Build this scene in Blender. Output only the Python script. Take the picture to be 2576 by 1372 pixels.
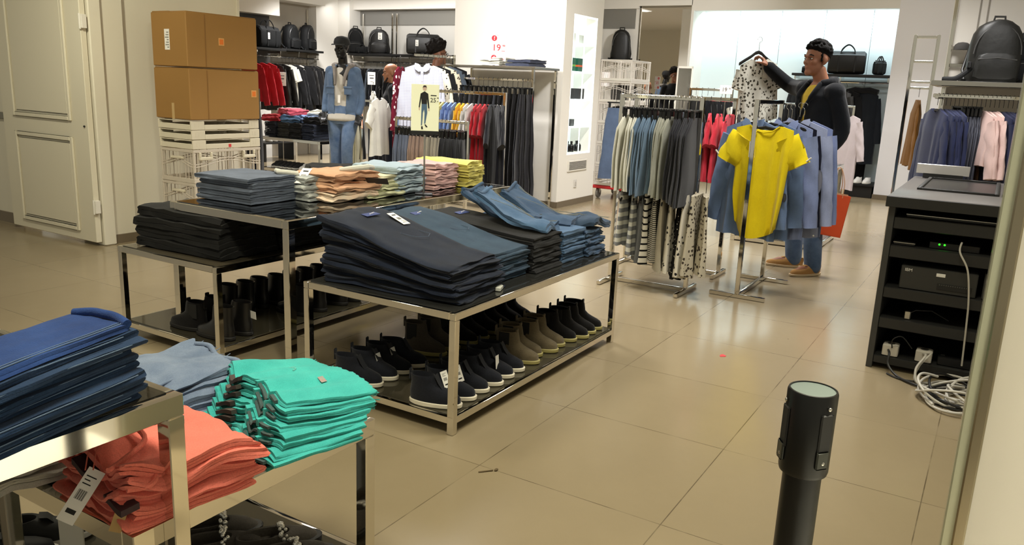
import bpy, bmesh, math, random
from mathutils import Vector, Matrix, noise
from math import sin, cos, pi, radians

for o in list(bpy.data.objects): bpy.data.objects.remove(o)
SC = bpy.context.scene
COL = SC.collection

# ------------------------------------------------------------------ camera
def make_camera():
    yaw, pitch, roll = radians(30.8896), radians(13.1395), radians(2.4316)
    f = Vector((cos(yaw)*cos(pitch), sin(yaw)*cos(pitch), -sin(pitch)))
    rt = Vector((sin(yaw), -cos(yaw), 0)); up = rt.cross(f)
    r2 = cos(roll)*rt + sin(roll)*up; u2 = -sin(roll)*rt + cos(roll)*up
    cam = bpy.data.cameras.new('camera'); o = bpy.data.objects.new('camera', cam); COL.objects.link(o)
    m = Matrix((r2, u2, -f)).transposed().to_4x4(); m.translation = Vector((0, 0, 1.35))
    o.matrix_world = m
    cam.sensor_width = 36; cam.lens = 2010.8/2576*36; cam.clip_start = .05
    SC.camera = o
make_camera()

# ------------------------------------------------------------------ light
SC.view_settings.view_transform = 'Standard'; SC.view_settings.look = 'None'
SC.view_settings.gamma = 1; SC.view_settings.use_curve_mapping = False
SC.view_settings.exposure = 0.0
SC.render.engine = 'CYCLES'
SC.cycles.max_bounces = 10; SC.cycles.transparent_max_bounces = 16; SC.cycles.glossy_bounces = 6
SC.cycles.sample_clamp_indirect = 6
W = bpy.data.worlds.new('world'); SC.world = W; W.use_nodes = True
W.node_tree.nodes['Background'].inputs[0].default_value = (1, .94, .74, 1)
W.node_tree.nodes['Background'].inputs[1].default_value = .40

def area(name, loc, size, power, col, rot=(0, 0, 0), sy=None, spread=None):
    l = bpy.data.lights.new(name, 'AREA'); l.energy = power; l.color = col; l.size = size
    if sy: l.shape = 'RECTANGLE'; l.size_y = sy
    if spread: l.spread = spread
    o = bpy.data.objects.new(name, l); o.location = loc; o.rotation_euler = rot; COL.objects.link(o); return o
WARM = (1, .95, .74); NEUT = (1, .98, .955); COOL = (.80, .95, 1)
CZ = 2.93
for x, y, p, c in ((1.0, 1.2, 22, WARM), (2.9, 0.4, 20, WARM), (2.6, 3.3, 19, WARM), (1.0, 3.8, 8, WARM),
                   (4.7, 1.0, 28, NEUT), (4.8, 3.4, 42, NEUT), (6.6, 3.0, 44, NEUT), (6.9, 0.8, 38, NEUT),
                   (6.4, 5.0, 50, NEUT), (8.4, 7.4, 66, NEUT), (9.8, 9.6, 66, NEUT), (10.2, 5.4, 40, NEUT),
                   (9.2, 2.4, 46, NEUT), (11.3, 3.4, 34, NEUT), (10.6, 1.0, 34, NEUT), (6.0, 7.6, 44, NEUT)):
    area('ceiling_lamp_light', (x, y, CZ - .02), .6, p, c, spread=radians(112))
def aim(loc, to, power, col, size=.22, spread=70):
    d = Vector(to)-Vector(loc); o = area('added_spot_light', loc, size, power, col, spread=radians(spread)); o.rotation_euler = d.to_track_quat('-Z', 'Y').to_euler(); return o  # unseen fill lamp, added to brighten whatever it points at
aim((5.9, 5.2, 2.85), (8.07, 5.0, 1.7), 17, NEUT, spread=95)      # added to whiten the pillar face
aim((6.6, 2.9, 2.85), (8.7, 4.3, 1.3), 8, NEUT)
aim((2.0, 4.3, 2.85), (3.9, 6.1, 1.2), 14, WARM, spread=95)        # added to lift the dim door wall
aim((8.6, 6.6, 2.85), (11.5, 8.6, 1.9), 22, NEUT, spread=100)
aim((9.6, 3.0, 2.85), (12.3, 5.2, 1.6), 14, NEUT, spread=95)
aim((9.8, 1.4, 2.85), (12.3, .9, 1.5), 4, NEUT, spread=95)
aim((5.2, -.6, 2.85), (7.6, .0, 1.3), 9, NEUT, spread=95)        # added fill on the gondola
aim((1.3, 1.0, 2.85), (3.7, 2.8, .9), 12, WARM, spread=80)      # added fill for the tall table and its sign
aim((1.15, -.55, 2.85), (1.15, -.5, 0), 26, WARM, spread=60)      # added for a bright floor pool mirrored in the near chrome rail
area('niche_light', (12.62, 2.9, 2.56), .16, 24, COOL, rot=(0, radians(-24), 0), sy=2.8)
area('left_bay_light', (10.9, 9.0, 2.62), .3, 12, NEUT, rot=(0, radians(-20), 0), sy=3)

# ------------------------------------------------------------------ materials
MATS = {}
def srgb(c):
    return tuple((v/12.92 if v <= .04045 else ((v+.055)/1.055)**2.4) for v in [q/255 for q in c]) + (1,)
def newmat(name):
    m = bpy.data.materials.new(name); m.use_nodes = True; nt = m.node_tree
    return m, nt, nt.nodes['Principled BSDF']
def plain(name, c, rough=.5, metal=0, spec=.5, bump=0, bscale=80, var=0, emit=None, estr=0, vscale=3):
    if name in MATS: return MATS[name]
    m, nt, b = newmat(name)
    b.inputs['Base Color'].default_value = srgb(c); b.inputs['Roughness'].default_value = rough
    b.inputs['Metallic'].default_value = metal; b.inputs['Specular IOR Level'].default_value = spec
    tc = nt.nodes.new('ShaderNodeTexCoord')
    if bump:
        n = nt.nodes.new('ShaderNodeTexNoise'); n.inputs['Scale'].default_value = bscale
        bp = nt.nodes.new('ShaderNodeBump'); bp.inputs['Strength'].default_value = bump; bp.inputs['Distance'].default_value = .004
        nt.links.new(tc.outputs['Object'], n.inputs['Vector']); nt.links.new(n.outputs[0], bp.inputs['Height']); nt.links.new(bp.outputs[0], b.inputs['Normal'])
    if var:
        n = nt.nodes.new('ShaderNodeTexNoise'); n.inputs['Scale'].default_value = vscale; n.inputs['Detail'].default_value = 5
        r = nt.nodes.new('ShaderNodeMixRGB'); r.blend_type = 'MIX'
        c2 = tuple(v*(1-var) for v in srgb(c)[:3]) + (1,)
        r.inputs[1].default_value = srgb(c); r.inputs[2].default_value = c2
        nt.links.new(tc.outputs['Object'], n.inputs['Vector']); nt.links.new(n.outputs[0], r.inputs[0]); nt.links.new(r.outputs[0], b.inputs['Base Color'])
    if emit:
        b.inputs['Emission Color'].default_value = srgb(emit); b.inputs['Emission Strength'].default_value = estr
    MATS[name] = m; return m
def cloth(name, c, var=.25, scale=140, c2=None, vscale=9):
    """woven cloth: fine weave bump, soft uneven dye"""
    if name in MATS: return MATS[name]
    m, nt, b = newmat(name); L = nt.links
    b.inputs['Roughness'].default_value = .9; b.inputs['Specular IOR Level'].default_value = .12
    b.inputs['Sheen Weight'].default_value = .12
    tc = nt.nodes.new('ShaderNodeTexCoord')
    n = nt.nodes.new('ShaderNodeTexNoise'); n.inputs['Scale'].default_value = vscale; n.inputs['Detail'].default_value = 6; n.inputs['Roughness'].default_value = .65
    w = nt.nodes.new('ShaderNodeTexNoise'); w.inputs['Scale'].default_value = scale*3; w.inputs['Detail'].default_value = 2
    cr = nt.nodes.new('ShaderNodeMapRange'); cr.inputs[1].default_value = .3; cr.inputs[2].default_value = .7
    mx = nt.nodes.new('ShaderNodeMixRGB'); mx.inputs[1].default_value = srgb(c)
    mx.inputs[2].default_value = srgb(c2) if c2 else tuple(v*(1-var) for v in srgb(c)[:3]) + (1,)
    mu = nt.nodes.new('ShaderNodeMixRGB'); mu.blend_type = 'MULTIPLY'; mu.inputs[0].default_value = .35
    L.new(tc.outputs['Object'], n.inputs[0]); L.new(tc.outputs['Object'], w.inputs[0])
    L.new(n.outputs[0], cr.inputs[0]); L.new(cr.outputs[0], mx.inputs[0]); L.new(mx.outputs[0], mu.inputs[1]); L.new(w.outputs[0], mu.inputs[2])
    L.new(mu.outputs[0], b.inputs['Base Color'])
    bp = nt.nodes.new('ShaderNodeBump'); bp.inputs['Strength'].default_value = .35; bp.inputs['Distance'].default_value = .003
    L.new(w.outputs[0], bp.inputs['Height']); L.new(bp.outputs[0], b.inputs['Normal'])
    MATS[name] = m; return m
def banded(name, c, c2, freq, duty=.5, axis=2, check=False):
    """stripes (or a check) along an object axis"""
    if name in MATS: return MATS[name]
    m, nt, b = newmat(name); L = nt.links
    b.inputs['Roughness'].default_value = .9; b.inputs['Specular IOR Level'].default_value = .1
    tc = nt.nodes.new('ShaderNodeTexCoord'); sp = nt.nodes.new('ShaderNodeSeparateXYZ'); L.new(tc.outputs['Object'], sp.inputs[0])
    def stripe(k):
        a = nt.nodes.new('ShaderNodeMath'); a.operation = 'MULTIPLY'; a.inputs[1].default_value = freq; L.new(sp.outputs[k], a.inputs[0])
        f = nt.nodes.new('ShaderNodeMath'); f.operation = 'FRACT'; L.new(a.outputs[0], f.inputs[0])
        g = nt.nodes.new('ShaderNodeMath'); g.operation = 'GREATER_THAN'; g.inputs[1].default_value = duty; L.new(f.outputs[0], g.inputs[0]); return g
    fac = stripe(axis)
    if check:
        o2 = stripe(0 if axis != 0 else 1)
        a = nt.nodes.new('ShaderNodeMath'); a.operation = 'ADD'; L.new(fac.outputs[0], a.inputs[0]); L.new(o2.outputs[0], a.inputs[1])
        h = nt.nodes.new('ShaderNodeMath'); h.operation = 'MULTIPLY'; h.inputs[1].default_value = .5; L.new(a.outputs[0], h.inputs[0]); fac = h
    mx = nt.nodes.new('ShaderNodeMixRGB'); mx.inputs[1].default_value = srgb(c); mx.inputs[2].default_value = srgb(c2)
    L.new(fac.outputs[0], mx.inputs[0]); L.new(mx.outputs[0], b.inputs['Base Color']); MATS[name] = m; return m
def blobby(name, c, c2, scale, thr=.35, c3=None, ragged=.5):
    """printed motifs: scattered blobs (flowers, dots)"""
    if name in MATS: return MATS[name]
    m, nt, b = newmat(name); L = nt.links
    b.inputs['Roughness'].default_value = .9; b.inputs['Specular IOR Level'].default_value = .1
    tc = nt.nodes.new('ShaderNodeTexCoord')
    v = nt.nodes.new('ShaderNodeTexVoronoi'); v.inputs['Scale'].default_value = scale; v.inputs['Randomness'].default_value = .75
    n = nt.nodes.new('ShaderNodeTexNoise'); n.inputs['Scale'].default_value = scale*3.2
    L.new(tc.outputs['Object'], v.inputs['Vector']); L.new(tc.outputs['Object'], n.inputs['Vector'])
    a = nt.nodes.new('ShaderNodeMath'); a.operation = 'MULTIPLY_ADD'; a.inputs[1].default_value = ragged; L.new(n.outputs[0], a.inputs[0]); L.new(v.outputs['Distance'], a.inputs[2])
    lt = nt.nodes.new('ShaderNodeMath'); lt.operation = 'LESS_THAN'; lt.inputs[1].default_value = thr + ragged*.5; L.new(a.outputs[0], lt.inputs[0])
    mx = nt.nodes.new('ShaderNodeMixRGB'); mx.inputs[1].default_value = srgb(c); mx.inputs[2].default_value = srgb(c2)
    L.new(lt.outputs[0], mx.inputs[0]); L.new(mx.outputs[0], b.inputs['Base Color']); MATS[name] = m; return m
def glassy(name, tint, ior=1.5, rough=.02, refl=(1, 1, 1)):
    if name in MATS: return MATS[name]
    m, nt, b = newmat(name); nt.nodes.remove(b); L = nt.links; out = nt.nodes['Material Output']
    t = nt.nodes.new('ShaderNodeBsdfTransparent'); t.inputs[0].default_value = (*tint, 1)
    g = nt.nodes.new('ShaderNodeBsdfGlossy'); g.inputs['Roughness'].default_value = rough; g.inputs[0].default_value = (*refl, 1)
    f = nt.nodes.new('ShaderNodeFresnel'); f.inputs[0].default_value = ior
    mx = nt.nodes.new('ShaderNodeMixShader'); L.new(f.outputs[0], mx.inputs[0]); L.new(t.outputs[0], mx.inputs[1]); L.new(g.outputs[0], mx.inputs[2])
    L.new(mx.outputs[0], out.inputs[0]); MATS[name] = m; return m
def floor_mat():
    m, nt, b = newmat('stone_floor'); L = nt.links
    tc = nt.nodes.new('ShaderNodeTexCoord'); sp = nt.nodes.new('ShaderNodeSeparateXYZ'); L.new(tc.outputs['Object'], sp.inputs[0])
    T = .700
    def line(k, off, T):
        a = nt.nodes.new('ShaderNodeMath'); a.operation = 'SUBTRACT'; a.inputs[1].default_value = off; L.new(sp.outputs[k], a.inputs[0])
        d = nt.nodes.new('ShaderNodeMath'); d.operation = 'DIVIDE'; d.inputs[1].default_value = T; L.new(a.outputs[0], d.inputs[0])
        fl = nt.nodes.new('ShaderNodeMath'); fl.operation = 'FLOOR'; L.new(d.outputs[0], fl.inputs[0])
        f = nt.nodes.new('ShaderNodeMath'); f.operation = 'FRACT'; L.new(d.outputs[0], f.inputs[0])
        p = nt.nodes.new('ShaderNodeMath'); p.operation = 'PINGPONG'; p.inputs[1].default_value = .5; L.new(f.outputs[0], p.inputs[0])
        g = nt.nodes.new('ShaderNodeMath'); g.operation = 'LESS_THAN'; g.inputs[1].default_value = .0026; L.new(p.outputs[0], g.inputs[0])
        return g, fl
    g1, f1 = line(0, 2.25, .674); g2, f2 = line(1, .752, .697)
    mxm = nt.nodes.new('ShaderNodeMath'); mxm.operation = 'MAXIMUM'; L.new(g1.outputs[0], mxm.inputs[0]); L.new(g2.outputs[0], mxm.inputs[1])
    n0 = nt.nodes.new('ShaderNodeTexNoise'); n0.inputs['Scale'].default_value = 6; n0.inputs['Detail'].default_value = 3; L.new(tc.outputs['Object'], n0.inputs['Vector'])
    wear = nt.nodes.new('ShaderNodeMapRange'); wear.inputs[1].default_value = .35; wear.inputs[2].default_value = .6; wear.inputs[3].default_value = .15; wear.inputs[4].default_value = .8; L.new(n0.outputs[0], wear.inputs[0])
    gm = nt.nodes.new('ShaderNodeMath'); gm.operation = 'MULTIPLY'; L.new(mxm.outputs[0], gm.inputs[0]); L.new(wear.outputs[0], gm.inputs[1])
    cx = nt.nodes.new('ShaderNodeCombineXYZ'); L.new(f1.outputs[0], cx.inputs[0]); L.new(f2.outputs[0], cx.inputs[1])
    wn = nt.nodes.new('ShaderNodeTexWhiteNoise'); L.new(cx.outputs[0], wn.inputs['Vector'])
    n1 = nt.nodes.new('ShaderNodeTexNoise'); n1.inputs['Scale'].default_value = 2.2; n1.inputs['Detail'].default_value = 9; n1.inputs['Roughness'].default_value = .7; L.new(tc.outputs['Object'], n1.inputs['Vector'])
    av = nt.nodes.new('ShaderNodeMath'); av.operation = 'MULTIPLY_ADD'; av.inputs[1].default_value = .35; L.new(wn.outputs[0], av.inputs[0]); L.new(n1.outputs[0], av.inputs[2])
    c = nt.nodes.new('ShaderNodeMixRGB'); c.inputs[1].default_value = srgb((150, 136, 110)); c.inputs[2].default_value = srgb((138, 124, 98)); L.new(av.outputs[0], c.inputs[0])
    # small scuffs and specks
    vo = nt.nodes.new('ShaderNodeTexVoronoi'); vo.inputs['Scale'].default_value = 3.1; L.new(tc.outputs['Object'], vo.inputs['Vector'])
    sm = nt.nodes.new('ShaderNodeMath'); sm.operation = 'LESS_THAN'; sm.inputs[1].default_value = .018; L.new(vo.outputs['Distance'], sm.inputs[0])
    sp2 = nt.nodes.new('ShaderNodeMath'); sp2.operation = 'MULTIPLY'; sp2.inputs[1].default_value = .6; L.new(sm.outputs[0], sp2.inputs[0])
    mm = nt.nodes.new('ShaderNodeMath'); mm.operation = 'MAXIMUM'; L.new(gm.outputs[0], mm.inputs[0]); L.new(sp2.outputs[0], mm.inputs[1])
    g = nt.nodes.new('ShaderNodeMixRGB'); g.inputs[2].default_value = srgb((66, 56, 40)); L.new(mm.outputs[0], g.inputs[0]); L.new(c.outputs[0], g.inputs[1])
    L.new(g.outputs[0], b.inputs['Base Color'])
    rr = nt.nodes.new('ShaderNodeMapRange'); rr.inputs[3].default_value = .13; rr.inputs[4].default_value = .26; L.new(n1.outputs[0], rr.inputs[0]); L.new(rr.outputs[0], b.inputs['Roughness'])
    b.inputs['Specular IOR Level'].default_value = .42
    return m

CHROME = plain('chrome', (232, 229, 222), .06, 1, var=.05)
STEEL = plain('dull_steel', (190, 188, 182), .25, 1)
BLACKP = plain('black_plastic', (16, 16, 17), .38)
DARKMET = plain('dark_metal', (30, 30, 30), .45, .3)
WHITEP = plain('white_paper', (232, 230, 224), .8)
WHITE = plain('white_paint', (226, 222, 212), .6, bump=.03)
INK = plain('black_print', (25, 24, 24), .8)
REDINK = plain('red_print', (205, 40, 52), .7)
GLASS_DARK = glassy('tinted_glass', (.30, .28, .24))
GLASS_TOP = glassy('dark_mirror_glass', (.10, .10, .09), 2.1, .015)
GLASS_CLEAR = glassy('clear_glass', (.90, .93, .91), 1.35)

# ------------------------------------------------------------------ mesh helpers
class MB:
    def __init__(s): s.v = []; s.f = []
    def add(s, vs, fs, M=None):
        b = len(s.v)
        s.v += [tuple(M @ Vector(p)) if M else tuple(p) for p in vs]
        s.f += [tuple(b+i for i in f) for f in fs]; return s
    def box(s, x0, x1, y0, y1, z0, z1, M=None):
        return s.add([(x0,y0,z0),(x1,y0,z0),(x1,y1,z0),(x0,y1,z0),(x0,y0,z1),(x1,y0,z1),(x1,y1,z1),(x0,y1,z1)],
                     [(3,2,1,0),(4,5,6,7),(0,1,5,4),(1,2,6,5),(2,3,7,6),(3,0,4,7)], M)
    def cbox(s, c, d, M=None):
        return s.box(c[0]-d[0]/2, c[0]+d[0]/2, c[1]-d[1]/2, c[1]+d[1]/2, c[2]-d[2]/2, c[2]+d[2]/2, M)
    def rbox(s, x0, x1, y0, y1, z0, z1, r=.004, M=None):
        """box with chamfered edges"""
        r = min(r, (x1-x0)*.45, (y1-y0)*.45, (z1-z0)*.45); V = []
        for (zz, i) in ((z0, r), (z0+r, 0), (z1-r, 0), (z1, r)):
            c = r*(1 if i == 0 else 1.6)
            X0, X1, Y0, Y1 = x0+i, x1-i, y0+i, y1-i
            V.append([(X0+c,Y0,zz),(X1-c,Y0,zz),(X1,Y0+c,zz),(X1,Y1-c,zz),(X1-c,Y1,zz),(X0+c,Y1,zz),(X0,Y1-c,zz),(X0,Y0+c,zz)])
        return s.loft(V, M=M)
    def loft(s, rings, cap=True, closed=True, M=None, capb=True):
        n = len(rings[0]); vs = [p for r in rings for p in r]; fs = []
        for i in range(len(rings)-1):
            for j in range(n if closed else n-1):
                k = (j+1) % n; fs.append((i*n+j, i*n+k, (i+1)*n+k, (i+1)*n+j))
        if cap:
            if capb: fs.append(tuple(reversed(range(n))))
            fs.append(tuple(range((len(rings)-1)*n, len(rings)*n)))
        return s.add(vs, fs, M)
    def tube(s, pts, r, n=8, M=None, cap=True):
        pts = [Vector(p) for p in pts]; rings = []; prev = None
        for i, p in enumerate(pts):
            t = (pts[min(i+1, len(pts)-1)] - pts[max(i-1, 0)]).normalized()
            a = t.orthogonal().normalized() if prev is None else (prev - t*prev.dot(t)).normalized()
            prev = a; b = t.cross(a); rr = r[i] if isinstance(r, (list, tuple)) else r
            rings.append([tuple(p + a*rr*cos(2*pi*k/n) + b*rr*sin(2*pi*k/n)) for k in range(n)])
        return s.loft(rings, cap, M=M)
    def lathe(s, prof, n=24, M=None, c=(0, 0)):
        return s.loft([[(c[0]+r*cos(2*pi*k/n), c[1]+r*sin(2*pi*k/n), z) for k in range(n)] for r, z in prof], M=M)
    def prism(s, poly, z0, z1, M=None):
        return s.loft([[(x, y, z0) for x, y in poly], [(x, y, z1) for x, y in poly]], M=M)
    def ball(s, c, r, n=12, m=8, M=None):
        rx, ry, rz = (r, r, r) if not isinstance(r, (list, tuple)) else r
        return s.loft([[(c[0]+rx*sin(pi*i/m)*cos(2*pi*k/n), c[1]+ry*sin(pi*i/m)*sin(2*pi*k/n), c[2]-rz*cos(pi*i/m)) for k in range(n)] for i in [.06]+list(range(1, m))+[m-.06]], M=M)
    def mesh(s, name, mat, smooth=35):
        me = bpy.data.meshes.new(name); me.from_pydata(s.v, [], s.f)
        for m in (mat if isinstance(mat, (list, tuple)) else [mat]): me.materials.append(m)
        bm = bmesh.new(); bm.from_mesh(me); bmesh.ops.recalc_face_normals(bm, faces=bm.faces); bm.to_mesh(me); bm.free()
        if smooth:
            me.polygons.foreach_set('use_smooth', [True]*len(me.polygons)); me.set_sharp_from_angle(angle=radians(smooth))
        me.update(); return me
    def obj(s, name, mat, parent=None, smooth=35):
        return link(name, s.mesh(name, mat, smooth), parent)
def link(name, me, parent=None, loc=None, rot=None):
    o = bpy.data.objects.new(name, me); COL.objects.link(o)
    if parent: o.parent = parent
    if loc: o.location = loc
    if rot: o.rotation_euler = rot
    return o
def tag(o, label, cat, group=None, kind=None):
    o['label'] = label; o['category'] = cat
    if group: o['group'] = group
    if kind: o['kind'] = kind
    return o
def thing(name, label, cat, loc=(0, 0, 0), rz=0, group=None, rot=None):
    o = bpy.data.objects.new(name, None); COL.objects.link(o); o.location = loc; o.rotation_euler = rot or (0, 0, rz)
    o.empty_display_size = .05
    return tag(o, label, cat, group)
def struct(name, mb, mat, smooth=0):
    o = mb.obj(name, mat, None, smooth); o['kind'] = 'structure'; return o
def part(name, mb, mat, parent, label=None, smooth=35):
    o = mb.obj(name, mat, parent, smooth)
    if label: o['label'] = label
    return o
def dup(root, loc, rz=None, label=None, group=None, rot=None):
    def cp(o, par):
        c = o.copy(); COL.objects.link(c)
        if par: c.parent = par
        for ch in [k for k in ALLCH.get(o.name, ())]: cp(ch, c)
        return c
    ALLCH.clear()
    for o in COL.objects:
        if o.parent: ALLCH.setdefault(o.parent.name, []).append(o)
    c = cp(root, None); c.location = loc
    if rz is not None: c.rotation_euler = (0, 0, rz)
    if rot is not None: c.rotation_euler = rot
    if label: c['label'] = label
    if group: c['group'] = group
    return c
ALLCH = {}
def text(name, s, size, mat, parent, loc, rot, ext=.0004, align='CENTER'):
    cu = bpy.data.curves.new(name, 'FONT'); cu.body = s; cu.size = size; cu.extrude = ext; cu.align_x = align; cu.align_y = 'CENTER'
    cu.materials.append(mat); o = bpy.data.objects.new(name, cu); COL.objects.link(o); o.location = loc; o.rotation_euler = rot
    me = bpy.data.meshes.new_from_object(o.evaluated_get(bpy.context.evaluated_depsgraph_get())); bpy.data.objects.remove(o)
    return link(name, me, parent, loc, rot)
def N(x, y, z): return noise.noise(Vector((x, y, z)))
RND = random.Random(7)
ORD = ['topmost', 'second from the top', 'third from the top', 'fourth from the top', 'fifth from the top', 'sixth from the top', 'seventh from the top',
       'eighth from the top', 'ninth from the top', 'tenth from the top', 'eleventh from the top', 'twelfth from the top']
# ------------------------------------------------------------------ setting
struct('floor', MB().box(-2.5, 13.2, -3.2, 11.2, -.1, 0), floor_mat())
struct('floor_reflector', MB().box(-2.5, 1.6, -3.2, -.10, -.02, .002), plain('white_reflector', (232, 228, 218), .25))  # unseen bright strip added for the near chrome rail to reflect
CEIL = plain('ceiling_white', (228, 224, 214), .8)
WALLW = plain('wall_white', (230, 227, 220), .7, bump=.02, bscale=30)
WALLF = plain('wall_cream', (222, 216, 198), .65, bump=.02, bscale=30, var=.05)
GREYP = plain('panel_grey', (132, 130, 124), .6)
BEIGEP = plain('panel_beige', (168, 160, 146), .6)
SKIRT = plain('skirting_stone', (112, 100, 82), .4)
struct('ceiling', MB().box(-2.5, 13.2, -3.2, 11.2, 2.95, 3.05), CEIL)
w = MB().box(3.74, 5.02, 5.95, 6.25, 0, 2.95)
w.rbox(3.63, 3.90, 5.90, 6.2, 0, 2.95, .006)
w.rbox(3.60, 3.70, 5.86, 5.96, 0, 2.95, .008)
w.box(5.02, 5.04, 5.93, 6.27, 0, 2.95)
struct('wall_front', w, WALLF)
struct('baseboard_front', MB().box(3.66, 3.905, 5.885, 5.9, 0, .07).box(3.91, 5.0, 5.935, 5.95, 0, .07), SKIRT)
struct('wall_left', MB().box(3.66, 3.8, 7.12, 9.0, 0, 2.95).box(3.60, 3.8, 5.9, 7.12, 2.45, 2.95), WALLF)
struct('baseboard_left', MB().box(3.645, 3.66, 7.12, 9, 0, .09), SKIRT)
struct('trim_1', MB().rbox(3.635, 3.665, 7.14, 9, .90, .955, .004), plain('rail_grey', (120, 116, 104), .5))
# wall runs far to the left and back
w = MB().box(6.0, 9.62, 10.62, 10.9, 0, 2.32).box(6.0, 9.62, 10.36, 10.9, 2.30, 2.95).box(9.62, 10.66, 10.36, 10.9, 2.56, 2.95)
struct('wall_far_left', w, WALLW)
struct('trim_2', MB().box(9.62, 10.66, 10.76, 10.9, 0, 2.56), BEIGEP)
struct('trim_3', MB().box(8.4, 9.615, 10.60, 10.62, 1.3, 2.3), plain('panel_dark', (70, 68, 66), .6))
struct('wall_corner', MB().box(10.66, 11.4, 10.58, 11.0, 0, 2.95).box(11.3, 11.5, 6.0, 10.6, 2.56, 2.95).box(11.2, 11.6, 10.3, 10.58, 0, 2.95), WALLW)
struct('wall_back', MB().box(11.5, 11.7, 6.0, 10.6, 0, 2.95), plain('panel_pale', (206, 204, 198), .6))
struct('trim_4', MB().box(11.48, 11.5, 6.0, 10.3, 2.31, 2.56), GREYP)
# back right: mirror wall, lit niche, end wall
w = MB().box(12.3, 12.5, 5.24, 6.3, 2.62, 2.95).box(12.36, 12.5, 5.24, 6.3, 0, 2.62).box(12.3, 12.5, 4.36, 5.24, 2.66, 2.95).box(12.3, 12.5, 4.36, 5.24, 0, .12)
w.box(12.38, 12.5, 4.36, 5.24, .1, 2.7).box(12.3, 13.1, 4.33, 4.37, 0, 2.95).box(12.3, 12.42, 1.47, 4.33, 2.58, 2.95)
struct('wall_right', w, WALLW)
struct('trim_5', MB().box(12.345, 12.36, 5.3, 6.3, 2.32, 2.62), GREYP)
NICHE = plain('niche_panel', (222, 236, 238), .45)
w = MB()
for y0, y1 in ((1.3, 1.858), (1.864, 2.507), (2.513, 3.142), (3.148, 3.782), (3.788, 4.33)): w.box(12.88, 12.92, y0, y1, 0, 2.9)
struct('wall_niche', w, NICHE); struct('trim_6', MB().box(12.915, 13.0, 1.3, 4.33, 0, 2.9), DARKMET)
struct('wall_niche_top', MB().box(12.42, 13.0, 1.47, 4.33, 2.62, 2.7), WALLW)
struct('wall_end', MB().box(12.3, 12.9, .2, 1.47, 0, 2.95), plain('wall_end_white', (230, 229, 232), .6))
struct('baseboard_right', MB().box(12.285, 12.3, .2, 1.48, 0, .07), SKIRT)
struct('wall_gondola', MB().rbox(7.95, 8.1, -2.5, .5, 0, 2.95, .004), plain('gondola_panel', (204, 199, 190), .55))
for k_, y_ in enumerate((.33, .27)): struct('trim_%d' % (9+k_), MB().box(7.944, 7.952, y_, y_+.012, 1.86, 2.5), plain('slot_grey', (128, 122, 112), .6))
# door
d = thing('door_1', 'cream panelled door leaf standing ajar beside the pilaster', 'door', (3.59, 5.88, 0)); d['kind'] = 'structure'
leaf = MB().rbox(-.045, 0, 0.0, 1.19, .03, 2.42, .004)
PA = plain('door_paint', (220, 213, 192), .5, bump=.02, bscale=40)
lf = part('door_leaf', leaf, PA, d)
def frame_mould(mb, y0, y1, z0, z1, x=-.045):
    for a, b, c, e in ((y0+.034, y1-.034, z0, z0+.0345), (y0+.034, y1-.034, z1-.0345, z1), (y0, y0+.035, z0-.0005, z1+.0005), (y1-.035, y1, z0-.0005, z1+.0005)):
        mb.rbox(x-.016, x+.001, a, b, c, e, .006)
    mb.rbox(x-.006, x+.001, y0+.05, y1-.05, z0+.05, z1-.05, .005)
m = MB(); frame_mould(m, .20, 1.02, .10, .83); frame_mould(m, .20, 1.02, .95, 2.25); part('door_moulding', m, PA, d)
hg = MB()
for z in (.31, 1.68): hg.rbox(-.05, -.01, -.03, .012, z-.05, z+.05, .003); hg.tube([(-.052, -.008, z-.055), (-.052, -.008, z+.055)], .008)
part('hinge', hg, WHITE, d)
part('door_knob', MB().ball((-.05, .04, .92), .008), DARKMET, d)

# pillar with its lit showcase
PW = plain('pillar_white', (236, 232, 224), .6)
px0, px1, py0, py1 = 8.07, 9.02, 4.28, 5.76
sx0, sx1, sz0, sz1 = 8.27, 8.87, .60, 2.16
w = MB().box(px0, px1, py0+.3, py1, 0, 2.95).box(px0, sx0, py0, py0+.3, 0, 2.95).box(sx1, px1, py0, py0+.3, 0, 2.95)
w.box(sx0, sx1, py0, py0+.3, 0, sz0).box(sx0, sx1, py0, py0+.3, sz1, 2.95)
struct('wall_pillar', w, PW)
struct('baseboard_pillar', MB().box(px0, px1+.01, py0-.012, py0, 0, .07).box(px0-.012, px0, py0, py1, 0, .07), SKIRT)
sc = thing('showcase', 'tall lit glass showcase with small shelves set in white pillar', 'display case', (sx0, py0, sz0))
LITP = plain('showcase_glow', (235, 242, 240), .5, emit=(225, 245, 245), estr=.42)
part('back_panel', MB().box(0, .6, .27, .29, 0, 1.56), LITP, sc)
part('side_panel', MB().box(.59, .6, 0, .28, 0, 1.56), PW, sc); part('side_panel', MB().box(0, .01, 0, .28, 0, 1.56), PW, sc)
ed = plain('showcase_edge', (240, 245, 244), .4, emit=(235, 250, 248), estr=.9)
f = MB()
for a in ((0, .6, 0, .015, 0, .02), (0, .6, 0, .015, 1.54, 1.56), (0, .012, 0, .015, 0, 1.56), (.585, .6, 0, .015, 0, 1.56), (.296, .304, 0, .012, 0, 1.56)): f.box(*a)
part('door_frame', f, ed, sc)
for k in range(1, 5): part('shelf', MB().box(.01, .59, .01, .27, .312*k-.008, .312*k+.008), ed, sc)
part('lamp_strip', MB().box(.02, .58, .2, .25, 1.53, 1.545), plain('lamp_strip', (255, 255, 255), .5, emit=(255, 255, 250), estr=3), sc)
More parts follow.
